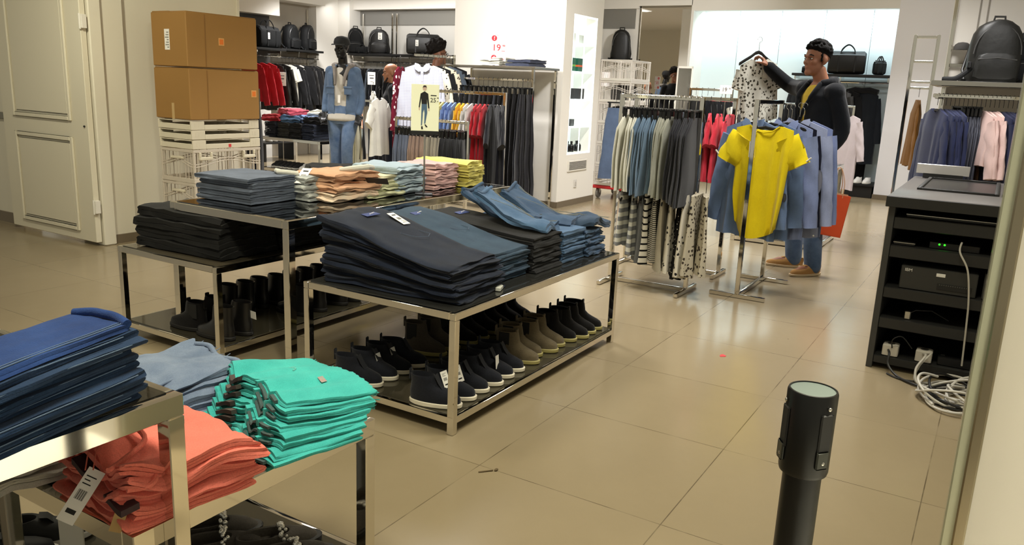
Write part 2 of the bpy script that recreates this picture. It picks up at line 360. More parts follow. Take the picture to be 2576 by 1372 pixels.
def pack(x, y, z, w, d, h, c, label, band=None):
    p = thing('perfume_box', label, 'box', (sx0+x, py0+y, sz0+z+.0085), group='perfume boxes in the lit showcase')
    part('carton', MB().rbox(-w/2, w/2, -d/2, d/2, 0, h, .002), plain('carton_%d_%d_%d' % c, c, .5), p)
    if band: part('band', MB().box(-w/2-.001, w/2+.001, -d/2-.001, d/2+.001, h*.36, h*.5), plain('band_%d_%d' % band[:2], band, .5), p)
lv = [.012, .312, .624, .936, 1.248]
pack(.10, .12, lv[4], .06, .06, .11, (205, 206, 202), 'pale grey carton on the top shelf of the lit showcase')
pack(.20, .12, lv[4], .08, .06, .11, (228, 230, 226), 'white carton beside pale grey one on showcase top shelf')
pack(.38, .12, lv[4], .12, .06, .10, (222, 228, 220), 'wide whitish carton on the right half of showcase top shelf')
pack(.09, .12, lv[3], .08, .07, .15, (52, 62, 52), 'dark carton without band on second shelf of the lit showcase')
pack(.20, .12, lv[3], .12, .07, .15, (22, 92, 66), 'green carton with lime band in the lit showcase', (120, 170, 70))
pack(.38, .12, lv[3], .12, .07, .15, (18, 84, 64), 'green carton with orange band in the lit showcase', (225, 92, 40))
pack(.10, .18, lv[2]+.125, .10, .07, .11, (120, 124, 124), 'grey carton propped on dark cartons, middle shelf of showcase')
pack(.13, .10, lv[2], .20, .09, .12, (40, 40, 42), 'wide black carton on middle shelf of the lit showcase')
pack(.40, .10, lv[2], .13, .09, .12, (52, 50, 50), 'charcoal carton on right of middle showcase shelf')
pack(.10, .12, lv[1], .14, .08, .17, (110, 115, 116), 'grey box on second lowest showcase shelf')
pack(.22, .10, lv[1], .08, .08, .08, (78, 80, 80), 'small dark grey box on second lowest showcase shelf')
pack(.08, .14, lv[0], .11, .08, .24, (126, 128, 126), 'tall grey box on the lowest showcase shelf')
def flask(x, y, lab):
    p = thing('perfume_bottle', lab, 'bottle', (sx0+x, py0+y, sz0+.021), group='dark bottles on the lowest showcase shelf')
    part('glass_body', MB().lathe([(.005, 0), (.03, .002), (.034, .03), (.033, .07), (.02, .09), (.012, .094), (.012, .1)], 16), plain('bottle_black', (22, 22, 24), .15), p)
    part('cap', MB().lathe([(.013, .1), (.014, .102), (.014, .124), (.008, .126)], 12), BLACKP, p)
for x, y, q in ((.16, .08, 'first dark bottle beside the tall grey box'), (.22, .06, 'second dark bottle beside the tall grey box'), (.37, .07, 'dark bottle just right of the middle divider'), (.44, .08, 'last dark bottle on the right')):
    flask(x, y, q + ' in showcase')
v = thing('air_vent', 'white slatted air vent low on the pillar', 'vent', (8.30, py0, .40))
part('vent_frame', MB().rbox(0, .5, -.012, .004, 0, .13, .004), WHITE, v)
m = MB()
for k in range(6): m.box(.03, .47, -.0135, -.010, .022+k*.016, .030+k*.016)
part('slot', m, plain('vent_dark', (40, 38, 34), .8), v)
s_ = thing('wall_socket', 'small white socket plate below the pillar vent', 'socket', (8.52, py0, .25))
part('plate', MB().rbox(-.035, .035, -.01, .002, -.045, .045, .003), plain('socket_white', (214, 210, 204), .5), s_)
part('switch', MB().rbox(-.012, .012, -.015, -.008, -.022, .022, .002), plain('socket_grey', (190, 186, 178), .5), s_)
# mirror
mr = thing('wall_mirror', 'tall dark framed mirror on the back wall beside the bright niche', 'mirror', (12.37, 4.8, .12))
part('mirror_glass', MB().box(-.006, .006, -.43, .43, .02, 2.53), plain('mirror', (226, 224, 220), .015, 1), mr)
m = MB()
for a in ((-.43, -.41, 0, 2.54), (.41, .43, 0, 2.54), (-.43, .43, 0, .025), (-.43, .43, 2.515, 2.54)): m.box(-.02, .008, a[0], a[1], a[2], a[3])
part('frame', m, plain('mirror_frame', (150, 144, 132), .3, .8), mr)
# narrow full-height glass beside the niche
m = thing('panel_mirror', 'narrow tall mirror leaning by the niche edge', 'mirror', (12.12, 4.32, 0), radians(8))
part('mirror_glass', MB().box(-.006, 0, -.10, .10, .04, 1.72), plain('mirror2', (150, 150, 146), .05, 1), m)
part('frame', MB().box(-.02, .01, -.12, -.10, 0, 1.75).box(-.02, .01, .10, .12, 0, 1.75).box(-.02, .01, -.12, .12, 1.72, 1.75).box(-.02, .01, -.12, .12, 0, .04), WHITE, m)

# foreground white partition edge at the right
struct('wall_near', MB().rbox(1.60, 1.86, -1.6, -.035, 0, 2.95, .004), plain('near_white', (188, 182, 170), .5))
struct('trim_7', MB().rbox(1.585, 1.88, -.036, -.012, 0, 2.95, .003), plain('green_glass_edge', (164, 164, 142), .15, .3))
struct('trim_8', MB().rbox(1.578, 1.592, -.05, -.030, 0, 2.95, .003), plain('edge_metal', (150, 140, 118), .2, .9))

# ------------------------------------------------------------------ chrome furniture
def frame_table(label, x0, x1, y0, y1, h, bar=.03, topmat=GLASS_DARK, shelf=None, cat='table', group='nested chrome display tables', rail=None):
    t = thing('display_table', label, cat, (x0, y0, 0), group=group); w, d = x1-x0, y1-y0; r = rail or bar
    for (a, b) in ((0, 0), (w-bar, 0), (0, d-bar), (w-bar, d-bar)): part('leg', MB().rbox(a, a+bar, b, b+bar, 0, h-r, .002), CHROME, t)
    f = MB().rbox(0, w, 0, bar, h-r, h, .002).rbox(0, w, d-bar, d, h-r, h, .002).rbox(0, bar, bar, d-bar, h-r, h, .002).rbox(w-bar, w, bar, d-bar, h-r, h, .002)
    part('top_frame', f, CHROME, t)
    part('glass_top', MB().box(bar*.6, w-bar*.6, bar*.6, d-bar*.6, h-.004, h+.002), topmat, t)
    if shelf is not None:
        z = shelf
        f = MB().rbox(bar, w-bar, 0, bar, z-bar, z, .002).rbox(bar, w-bar, d-bar, d, z-bar, z, .002).rbox(0, bar, bar, d-bar, z-bar, z, .002).rbox(w-bar, w, bar, d-bar, z-bar, z, .002)
        part('bottom_frame', f, CHROME, t)
        part('glass_shelf', MB().box(bar*.6, w-bar*.6, bar*.6, d-bar*.6, z-.003, z+.003), plain('dark_shelf_glass', (62, 58, 46), .06), t)
    return t
frame_table('tall chrome table with black mirror top holding pastel garments', 2.50, 4.40, 2.67, 3.50, .72, .04, GLASS_TOP)
frame_table('low chrome table holding folded blue jeans above the suede boots', 2.39, 3.91, 1.67, 2.47, .50, .03, plain('dark_table_glass', (40, 40, 38), .03), .075)
frame_table('low chrome table with black jeans nested under the tall table', 2.39, 3.97, 3.03, 3.79, .47, .03, plain('brown_table_glass', (66, 60, 48), .05), .075)
frame_table('near chrome table holding dark blue jeans at lower left', -.65, .914, 1.27, 1.96, .75, .036, GLASS_DARK, None, rail=.045)
frame_table('near low chrome table holding teal and coral clothes',   .812, 1.51, 1.305, 2.06, .48, .036, GLASS_DARK, .085, rail=.045)
frame_table('dark chrome table with folded clothes behind man holding shirt', 7.55, 8.40, 1.30, 2.1, .74, .04, plain('grey_table_glass', (70, 70, 68), .1), .05, group='display tables at the back of the shop')
frame_table('low chrome table with heaped jeans and red sweaters at far left', 8.05, 8.75, 7.95, 9.15, .50, .04, plain('grey_table_glass', (70, 70, 68), .1), .06, group='display tables at the back of the shop')

def rail_rack(name, label, axis, c, a0, a1, h, foot=.16, base=True, cat='clothes rack', group='chrome clothes racks', b=.028, low=None):
    """two uprights, a top rail and a floor frame; axis is the rail's direction"""
    t = thing(name, label, cat, (0, 0, 0), group=group)
    t.location = (c, a0, 0) if axis == 'y' else (a0, c, 0); L = a1-a0
    S = (lambda m: m) if axis == 'y' else None
    M = None if axis == 'y' else Matrix.Rotation(-pi/2, 4, 'Z')
    def P(nm, bx): part(nm, MB().rbox(*bx, .0025, M=M), CHROME, t)
    for y in (0, L-b): P('upright', (-b/2, b/2, y, y+b, .03 if base else 0, h))
    P('top_rail', (-b/2, b/2, b, L-b, h-b, h))
    if low: P('low_rail', (-b/2, b/2, b, L-b, low-b, low))
    if base:
        P('base_bar', (-b/2, b/2, b, L-b, .004, .032))
        for y in (0, L-b): P('foot', (-foot, foot, y, y+b, .002, .03))
    return t
rail_rack('clothes_rack', 'chrome rack of cream, blue and black trousers over striped tops', 'y', 5.25, 1.72, 2.32, 1.33, .2, low=.79)
rail_rack('clothes_rack', 'chrome rack of coral and black tops behind the trouser rack', 'y', 5.93, 1.70, 2.50, 1.33, .16)
t = rail_rack('clothes_rack', 'chrome rack with the yellow top at its front end', 'x', 1.40, 5.33, 6.02, 1.33, .19)
rail_rack('clothes_rack', 'low chrome rail of pale and black trousers behind the pastel garments', 'y', 5.90, 4.04, 4.86, 1.03)
rail_rack('clothes_rack', 'chrome rail of yellow, blue, red and navy tops behind low trouser rail', 'y', 6.50, 4.03, 4.95, 1.285)
# shelf unit against the pillar
t = thing('shelf_rack', 'chrome rack with top shelf and dark trousers against the white pillar', 'clothes rack', (7.5, 4.33, 0), group='chrome clothes racks')
for x, y in ((0, 0), (.5, 0), (0, 1.12), (.5, 1.12)): part('upright', MB().rbox(x-.014, x+.014, y-.014, y+.014, 0, 1.53, .002), CHROME, t)
part('top_shelf', MB().rbox(-.02, .53, -.03, 1.15, 1.53, 1.555, .003), STEEL, t)
part('hanging_rail', MB().rbox(-.012, .012, .014, 1.106, 1.40, 1.425, .002), CHROME, t)
part('base_bar', MB().rbox(-.014, .014, .014, 1.106, .03, .06, .002), CHROME, t)
# waterfall stand behind the small sign
t = thing('clothes_stand', 'chrome waterfall stand with the checked shirt in front', 'clothes rack', (7.10, 5.54, 0), radians(-20), group='chrome clothes racks')
part('post', MB().rbox(.45, .48, -.015, .015, 0, 1.66, .003), CHROME, t)
part('arm', MB().rbox(-.05, .46, -.012, .012, 1.62, 1.645, .002), CHROME, t)
part('foot', MB().rbox(.2, .75, -.015, .015, 0, .03, .003), CHROME, t); part('foot', MB().rbox(.45, .48, -.3, .3, 0, .03, .003), CHROME, t)
rail_rack('clothes_rack', 'dark rack with grey trousers behind the denim mannequin', 'y', 8.62, 6.95, 7.75, 1.08)
# wall shelving with rails at the far left and back
def wall_unit(name, label, axis, c, a0, a1, zs, zr, depth=.35, posts=(), top=2.3):
    t = thing(name, label, 'wall shelf', (c, a0, 0) if axis == 'y' else (a0, c, 0), group='wall shelves with rails')
    M = None if axis == 'y' else Matrix(((0, 1, 0, 0), (1, 0, 0, 0), (0, 0, 1, 0), (0, 0, 0, 1)))
    L = a1-a0
    part('shelf_board', MB().rbox(-depth, 0, 0, L, zs-.035, zs, .003, M=M), DARKMET, t)
    part('hanging_rail', MB().tube([(-depth*.7, 0.02, zr), (-depth*.7, L-.02, zr)], .013, M=M), CHROME, t)
    for y in posts: part('upright', MB().rbox(-.03, -.004, y-.014, y+.014, 0, top, .002, M=M), CHROME, t)
    for y in (0.03, L/2, L-.03): part('bracket', MB().rbox(-depth*.75, -.01, y-.01, y+.01, zs-.075, zs-.037, .002, M=M).rbox(-depth*.72, -depth*.68, y-.006, y+.006, zr, zs-.06, .002, M=M), CHROME, t)
    return t
wall_unit('shelf_unit', 'dark wall shelf with black bag above red and black jackets', 'x', 10.58, 8.55, 9.58, 1.78, 1.66, .4)
wall_unit('shelf_unit', 'dark wall shelf with two backpacks above black jackets', 'x', 10.75, 9.66, 10.62, 1.80, 1.66, .38, (.02, .94), 2.5)
wall_unit('shelf_unit', 'long dark back wall shelf with backpack and duffel bag', 'y', 11.47, 7.6, 10.25, 1.80, 1.66, .38, (1.82, 1.92, .5, 2.6), 2.5)
wall_unit('shelf_unit', 'back wall shelf with drawstring bag behind the white crates', 'y', 12.35, 5.3, 5.95, 1.83, 1.5, .35)
wall_unit('shelf_unit', 'black niche shelf with shiny duffel bag above coats', 'y', 12.86, 1.49, 2.82, 1.71, 1.60, .38)
t = thing('shoe_plinth', 'low black plinth with white sneakers in the niche', 'plinth', (12.35, 1.5, 0))
part('plinth_body', MB().rbox(0, .5, 0, 2.6, 0, .16, .004), plain('plinth_black', (24, 24, 24), .5), t); part('plinth_top', MB().rbox(-.02, .5, -.01, 2.61, .16, .19, .003), DARKMET, t)
# right hand gondola
t = thing('gondola_unit', 'chrome gondola shelf with large backpack above navy blazers', 'wall shelf', (7.2, -.9, 0), group='wall shelves with rails')
part('shelf_board', MB().rbox(0, .74, 0, 1.46, 1.49, 1.53, .004), STEEL, t)
part('hanging_rail', MB().rbox(.12, .15, .02, 1.44, 1.40, 1.43, .003), CHROME, t)
for y in (1.415, .7): part('upright', MB().rbox(.71, .74, y-.015, y+.015, 0, 2.9, .003), CHROME, t)
for y in (1.40, .02): part('bracket', MB().rbox(.1, .74, y, y+.024, 1.39, 1.42, .003), CHROME, t)
part('picture_rail', MB().rbox(.70, .73, .72, 1.40, 1.80, 1.83, .003), STEEL, t); part('picture_rail', MB().rbox(.725, .74, .72, 1.40, 1.66, 1.69, .003), STEEL, t)
t = thing('side_frame', 'chrome ladder side frame beside the brown jacket', 'clothes rack', (9.3, .715, 0), group='chrome clothes racks')
for y in (0, .21): part('upright', MB().rbox(-.016, .016, y-.016, y+.016, 0, 2.02, .003), CHROME, t)
for z in (2.0, 1.76, 1.56, 1.50): part('crossbar', MB().rbox(-.012, .012, .016, .194, z-.012, z+.012, .003), CHROME, t)
# ------------------------------------------------------------------ cash desk with its cables
DK = plain('desk_black', (34, 34, 33), .5); DKT = plain('desk_top_grey', (104, 100, 98), .35)
t = thing('cash_desk', 'black cash desk with open shelves full of equipment', 'desk', (4.36, .44, 0))
w_, d_ = -1.0, 1.28
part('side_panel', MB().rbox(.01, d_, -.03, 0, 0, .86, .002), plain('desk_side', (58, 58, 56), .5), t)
part('side_panel', MB().rbox(.01, d_, w_, w_+.03, 0, .86, .002), DK, t)
part('back_panel', MB().box(.62, .64, w_+.03, -.03, 0.02, .86), plain('desk_inside', (14, 14, 14), .7), t)
part('desk_top', MB().rbox(-.02, d_+.02, w_-.01, .012, .85, .90, .004), DKT, t)
part('top_edge', MB().rbox(-.026, -.019, w_-.01, .014, .845, .898, .002), DK, t)
for z0, z1 in ((.735, .795), (.59, .65), (.38, .435), (.22, .275), (.03, .07)): part('shelf', MB().rbox(.012, .61, w_+.03, -.031, z0, z1, .003), DK, t)
part('tray_rim', MB().rbox(.42, 1.20, -.10, -.08, .898, .912, .002).rbox(.42, 1.2, -.46, -.44, .898, .912, .002).rbox(.42, .44, -.44, -.10, .898, .912, .002).rbox(1.18, 1.2, -.44, -.1, .898, .912, .002), DK, t)
part('tray', MB().box(.44, 1.18, -.44, -.10, .899, .903), plain('tray_black', (40, 38, 38), .3), t)
p = thing('display_plate', 'bright steel plate standing on the back of the cash desk', 'panel', (5.58, .44, .902))
part('plate', MB().rbox(0, .015, -.29, 0, .025, .085, .002), plain('plate_steel', (235, 232, 228), .25, .7), p); part('stand', MB().rbox(0, .03, -.26, -.04, 0, .03, .002), DK, p)
c = thing('computer', 'black desktop computer case with small white letters on desk shelf', 'computer', (4.39, .345, .436))
part('case', MB().rbox(0, .4, -.34, 0, 0, .12, .004), plain('pc_black', (46, 46, 44), .45), c)
part('drive_bay', MB().rbox(-.004, .002, -.32, -.17, .02, .05, .001), plain('pc_bay', (24, 24, 24), .5), c)
part('badge', MB().rbox(-.003, .001, -.20, -.16, .083, .10, .001), WHITEP, c)
text('lettering', 'IBM', .022, WHITEP, c, (-.002, -.035, .098), (pi/2, 0, -pi/2))
m = MB()
for k in range(14): m.box(-.006, -.003, -.31+k*.0098, -.306+k*.0098, .043, .047)
part('grille', m, plain('pc_slot', (90, 90, 86), .5), c)
c = thing('computer', 'second dark computer unit beside the lettered one on desk shelf', 'computer', (4.40, -.02, .436))
part('case', MB().rbox(0, .35, -.25, 0, 0, .13, .004), plain('pc_grey', (60, 60, 58), .45), c); part('slot', MB().box(-.002, .0, -.1, -.02, .09, .1), BLACKP, c)
c = thing('network_box', 'flat black box with two green lights on desk shelf', 'router', (4.42, .24, .651))
part('case', MB().rbox(0, .2, -.22, 0, 0, .035, .003), BLACKP, c)
for y in (-.045, -.068): part('green_light', MB().ball((-.002, y, .024), .0045), plain('led_green', (60, 230, 40), .4, emit=(40, 255, 30), estr=4), c)
for (z, y, w, lab) in ((.796, .36, .45, 'black keyboard tray on the top desk shelf'), (.651, .40, .10, 'small dark plate on second desk shelf')):
    c = thing('flat_device', lab, 'device', (4.40, y, z)); part('body', MB().rbox(0, .18, -w, 0, 0, .02, .003), BLACKP, c); part('edge', MB().rbox(-.002, .0, -w, 0, .012, .016, .0005), STEEL, c)
for y, lab in ((.375, 'white power adapter at the left on the bottom desk shelf'), (.22, 'larger white power box in the middle of bottom desk shelf')):
    c = thing('power_adapter', lab, 'adapter', (4.385, y, .071)); part('body', MB().rbox(0, .08, -.075, 0, 0, .06, .005), plain('adapter_white', (196, 190, 178), .5), c)
    part('socket', MB().lathe([(.018, 0), (.018, .004), (.014, .004), (.014, -.0)], 16, M=Matrix.Translation((.04, -.037, .06))), plain('adapter_hole', (60, 58, 54), .6), c)
c = thing('plug', 'small grey plug cluster on the fourth desk shelf', 'plug', (4.40, .30, .276))
part('plug_body', MB().rbox(0, .03, -.03, 0, 0, .045, .004), STEEL, c); part('lead', MB().tube([(.01, -.02, .03), (0, -.05, .055), (.02, -.12, .06), (.03, -.2, .02)], .003), BLACKP, c)
c = thing('power_strip', 'long black power strip on the bottom desk shelf', 'power strip', (4.40, .12, .071)); part('body', MB().rbox(0, .06, -.3, 0, 0, .045, .004), BLACKP, c); part('switch', MB().rbox(.02, .04, -.03, -.01, .045, .05, .002), DARKMET, c)
CG = plain('cable_grey', (190, 186, 176), .5); CB = plain('cable_black', (28, 28, 28), .45)
def smooth_path(pts, n=8):
    P = [Vector(p) for p in pts]; out = []
    for i in range(len(P)-1):
        a, b, c_, d = P[max(i-1, 0)], P[i], P[i+1], P[min(i+2, len(P)-1)]
        for k in range(n):
            t = k/n; out.append(.5*((2*b)+(c_-a)*t+(2*a-5*b+4*c_-d)*t*t+(3*b-a-3*c_+d)*t*t*t))
    return out+[P[-1]]
def cable(label, pts, r, mat): tag(MB().tube(smooth_path(pts), r, 7).obj('cable', mat), label, 'cable', 'cables spilling from the cash desk')
cable('thick black cable hanging from the left adapter to the floor', [(4.385, .345, .105), (4.34, .335, .10), (4.31, .33, .05), (4.27, .28, .012), (4.2, .2, .01), (4.15, .1, .012)], .006, CB)
cable('grey cable looping from the white power box to the floor', [(4.38, .185, .12), (4.31, .17, .13), (4.26, .2, .07), (4.22, .18, .012), (4.2, .1, .014), (4.16, .02, .02)], .006, CG)
cable('second grey cable beside it from the white power box', [(4.38, .175, .115), (4.32, .15, .14), (4.28, .19, .08), (4.24, .19, .012), (4.18, .06, .012)], .005, CG)
cable('thin black lead curving up over the left adapter', [(4.385, .33, .12), (4.36, .33, .17), (4.37, .29, .19), (4.40, .24, .13)], .003, CB)
cable('pale cable arching down in front of the computers', [(4.40, .1, .70), (4.35, .10, .66), (4.33, .055, .58), (4.33, .03, .44), (4.345, .02, .3), (4.36, .01, .1)], .0045, CG)
cable('thin black cable lying along the desk foot', [(4.3, .33, .006), (4.25, .26, .006), (4.26, .16, .006), (4.2, .08, .006)], .004, CB)
for k in range(9):
    r = random.Random(k); cx, cy = 4.10+r.uniform(-.07, .06), -.02+r.uniform(-.05, .05); a, b = r.uniform(.12, .19), r.uniform(.10, .17); ph = r.uniform(0, 6)
    pts = [(cx+a*cos(ph+u*.6), cy+b*sin(ph+u*.6), .012+.011*k*(.55+.45*sin(ph+u*.9))) for u in range(0, 20+k % 4)]
    cable(['lowest', 'second', 'third', 'fourth', 'fifth', 'sixth', 'seventh', 'eighth', 'topmost'][k]+' loop of the tangled '+('black' if k % 3 == 0 else 'grey')+' cable coil on the floor', pts, .006, CB if k % 3 == 0 else CG)
c = tag(MB().tube([(3.98, -.03, .012), (4.0, .06, .012)], .009).obj('cable_plug', CB), 'black plug end lying before the cable coil', 'plug')
# belt barrier post
t = thing('barrier_post', 'black retractable belt barrier post with grey cap', 'barrier post', (1.29, .20, 0), radians(10))
PB = plain('post_black', (11, 11, 10), .36, .0, .35)
part('base_plate', MB().lathe([(.17, 0), (.172, .008), (.15, .02), (.04, .03)], 40), PB, t)
part('pole', MB().lathe([(.0305, .02), (.0305, .77)], 40), PB, t)
part('head', MB().lathe([(.030, .752), (.0375, .756), (.039, .762), (.039, .893), (.0375, .897), (.035, .8975), (.035, .893)], 48), PB, t)
part('cap', MB().lathe([(.035, .888), (.0349, .8955), (.01, .8962)], 40), plain('cap_grey', (92, 102, 98), .5), t, 'grey disc cap')
for k, a in enumerate((radians(112), radians(-138))):
    M = Matrix.Rotation(a, 4, 'Z')
    part('belt_slot', MB().rbox(.036, .0405, -.012, .012, .80, .868, .002, M=M), plain('slot_black', (8, 8, 8), .6), t)
    part('clip', MB().rbox(.037, .0425, -.013, .010, .776, .806, .002, M=M), plain('clip_black', (40, 42, 36), .3), t)
    for z in (.786, .878): part('screw', MB().ball((.0415, 0, z), (.002, .0035, .0035), M=M), STEEL, t)

# ------------------------------------------------------------------ crates and boxes
CR1 = plain('crate_white', (214, 206, 186), .5); CR2 = plain('crate_grey_white', (200, 190, 176), .5)
def flat_crate(w, d, h):
    m = MB(); e = .018
    for s_ in (0, 1):
        y0, y1 = (0, e) if s_ == 0 else (d-e, d)
        for a, b in ((0, .12), (w-.10, w)):
            m.rbox(a, b, y0, y1, 0, h*.95, .003)
        m.rbox(.12, w-.10, y0, y1, 0, h*.52, .003).rbox(.12, w-.1, y0+.004, y1-.004, h*.88, h*.95, .002)
        x0, x1 = (0, e) if s_ == 0 else (w-e, w)
        m.rbox(x0, x1, e, d-e, 0, h*.55, .003).rbox(x0, x1, e, d-e, h*.85, h*.95, .002)
        for q in (.03, .06, w-.075, w-.05): m.box(q, q+.012, (-.001 if s_ == 0 else d-.002), (.002 if s_ == 0 else d+.001), h*.3, h*.7)
    m.box(e, w-e, e, d-e, .004, .012); return m
def open_crate(w, d, h):
    m = MB(); e = .022
    for x in (0, w-e):
        for y in (0, d-e): m.rbox(x+.0015, x+e-.0015, y+.0015, y+e-.0015, .001, h-.001, .003)
    for z0, z1 in ((0, .035), (h-.022, h)):
        m.rbox(0, w, 0, .012, z0, z1, .002).rbox(0, w, d-.012, d, z0, z1, .002).rbox(0, .012, .0125, d-.0125, z0+.0005, z1-.0005, .002).rbox(w-.012, w, .0125, d-.0125, z0+.0005, z1-.0005, .002)
    def side(L, f):
        n = int(L/.035)
        for i in range(1, n):
            if abs(i/n-.5) < .10 or i/n < .2 or i/n > .8 or i % 3 == 0: m.tube([f(i*L/n, .03), f(i*L/n + .004*sin(i), h-.02)], .0035, 5)
        for zz in (.48, .56): m.tube([f(q*L/16, h*(zz+.11*(1-cos(2*pi*q/16))*.5*1.6)) for q in range(17)], .004, 5)
    side(w, lambda u, z: (u, .006, z)); side(w, lambda u, z: (u, d-.006, z)); side(d, lambda u, z: (.006, u, z)); side(d, lambda u, z: (w-.006, u, z))
    m.rbox(.012, w-.012, .012, d-.012, .004, .012, .001)
    return m
cx0, cy0 = 3.98, 5.25
zc = 0.0
labs = ['open white crate at the foot of the stack by the wall', 'open white crate second from the floor under brown boxes', 'open white crate with wavy bars below the flat crates']
oc = open_crate(.65, .40, .255).mesh('open_crate', CR2)
og = open_crate(.20, .02, .06)
for k in range(3):
    t = thing('crate', labs[k], 'crate', (cx0, cy0, .258*k), group='white crates stacked under the brown boxes'); link('crate_body', oc, t)
    for xx in (.05, .47): part('handle', MB().rbox(xx, xx+.12, -.014, .012, .175, .20, .004).rbox(xx, xx+.015, -.012, .012, .2, .235, .003).rbox(xx+.105, xx+.12, -.012, .012, .2, .235, .003), CR1, t)
    part('handle', MB().rbox(-.012, .01, .12, .27, .18, .20, .004), CR1, t)
fc = flat_crate(.65, .40, .073).mesh('flat_crate', CR1)
for k in range(3):
    t = thing('crate', ['lowest', 'middle', 'topmost'][k]+' folded white crate between open crate and brown boxes', 'crate', (cx0-.004*k, cy0, .776+.0735*k), group='white crates stacked under the brown boxes'); link('crate_body', fc, t)
    if k == 0: part('sticker', MB().box(.33, .355, -.0015, .0, .008, .032), plain('sticker_red', (206, 58, 62), .6), t, 'red sticker')
CARD = plain('cardboard', (156, 116, 60), .75, var=.12, vscale=3, bump=.05, bscale=25)
ORANGE = plain('sticker_orange', (222, 118, 40), .6)
def carton(label, loc, w, d, h, rz, stick, lab):
    t = thing('cardboard_box', label, 'box', loc, rz, group='brown cardboard boxes on the crates')
    part('carton', MB().rbox(0, w, 0, d, 0, h, .006), CARD, t)
    part('flap', MB().rbox(.01, w-.005, .005, d/2-.003, h-.002, h+.004, .002).rbox(.01, w-.005, d/2+.003, d-.005, h-.002, h+.006, .002), CARD, t)
    part('tape', MB().box(.05, w-.02, d/2-.025, d/2+.025, h+.005, h+.0075).box(w-.002, w+.001, d/2-.03, d/2+.03, h-.08, h+.006), plain('tape', (190, 160, 110), .2), t)
    part('sticker', MB().box(stick[0], stick[0]+.05, -.0015, .001, stick[1], stick[1]+.055), plain('sticker_paper', (214, 160, 96), .6), t)
    part('sticker_print', MB().box(stick[0]+.008, stick[0]+.042, -.0025, .001, stick[1]+.008, stick[1]+.046), ORANGE, t)
    if lab:
        p = part('shipping_label', MB().box(-.0015, .001, .20, .26, .12, .27), WHITEP, t)
        m = MB()
        for q in range(7): m.box(-.0025, .001, .208, .208+.02+.03*((q*37 % 10)/10), .135+q*.018, .142+q*.018)
        part('label_print', m, plain('grey_print', (130, 128, 122), .8), t)
    else: part('tape_strip', MB().box(-.0015, .001, .19, .22, 0, .12), plain('tape', (190, 160, 110), .2), t)
    m = MB(); m.tube([(.16, -.002, .005), (.16, -.002, h-.01)], .002, 5); part('seam', m, plain('card_edge', (132, 92, 44), .8), t)
    return t
carton('lower brown cardboard box standing on the folded white crates', (3.965, 5.24, .998), .655, .42, .38, radians(-.6), (.575, .175), False)
carton('upper brown cardboard box with white shipping label', (3.955, 5.235, 1.388), .645, .42, .395, radians(-1.5), (.28, .17), True)
# second crate tower on a red dolly
t = thing('dolly', 'red wheeled dolly under the crate tower beside the pillar', 'dolly', (9.28, 3.98, 0))
RED = plain('dolly_red', (196, 38, 44), .45)
part('deck', MB().rbox(-.01, .62, -.01, .44, .125, .165, .006), RED, t)
for x in (.06, .55):
    for y in (.05, .37):
        wl = part('caster', MB().lathe([(.02, -.015), (.058, -.015), (.06, -.01), (.06, .01), (.058, .015), (.02, .015)], 20, M=Matrix.Translation((x, y, .061)) @ Matrix.Rotation(pi/2, 4, 'X')), plain('caster_grey', (120, 118, 112), .5), t)
        part('fork', MB().rbox(x-.02, x+.02, y-.024, y-.018, .06, .126, .002).rbox(x-.02, x+.02, y+.018, y+.024, .06, .126, .002), STEEL, t)
oc2 = open_crate(.60, .42, .258).mesh('open_crate_b', plain('crate_pale', (222, 216, 208), .5))
zz = .167; TW = ['lowest', 'second', 'third', 'fourth', 'fifth', 'topmost']
for k in range(6):
    t = thing('crate', TW[k]+' white crate of the tower on red dolly', 'crate', (9.28, 3.98, zz), group='white crates on the red dolly'); link('crate_body', oc2, t)
    part('rim_plate', MB().rbox(-.004, .0, .03, .39, .004, .034, .001), WHITE, t)
    if k in (1, 2, 3, 4):
        b = MB(); b.loft([[(9.33+.25+.22*cos(a)*s_, 4.19+.16*sin(a)*s_, zz+.014+z) for a in [j*pi/8 for j in range(16)]] for s_, z in ((.95, 0), (1, .05), (1, .14), (.85, .19), (.4, .20))])
        tag(b.obj('garment_bundle', cloth('bundle_%d' % k, [(52, 50, 50), (66, 64, 62), (40, 40, 42), (84, 82, 80)][k-1])), ['', 'charcoal', 'dark grey', 'black', 'grey'][k]+' clothes bundle in the '+TW[k]+' crate of the tower', 'clothes bundle', 'clothes in the crate tower')
    zz += .2585
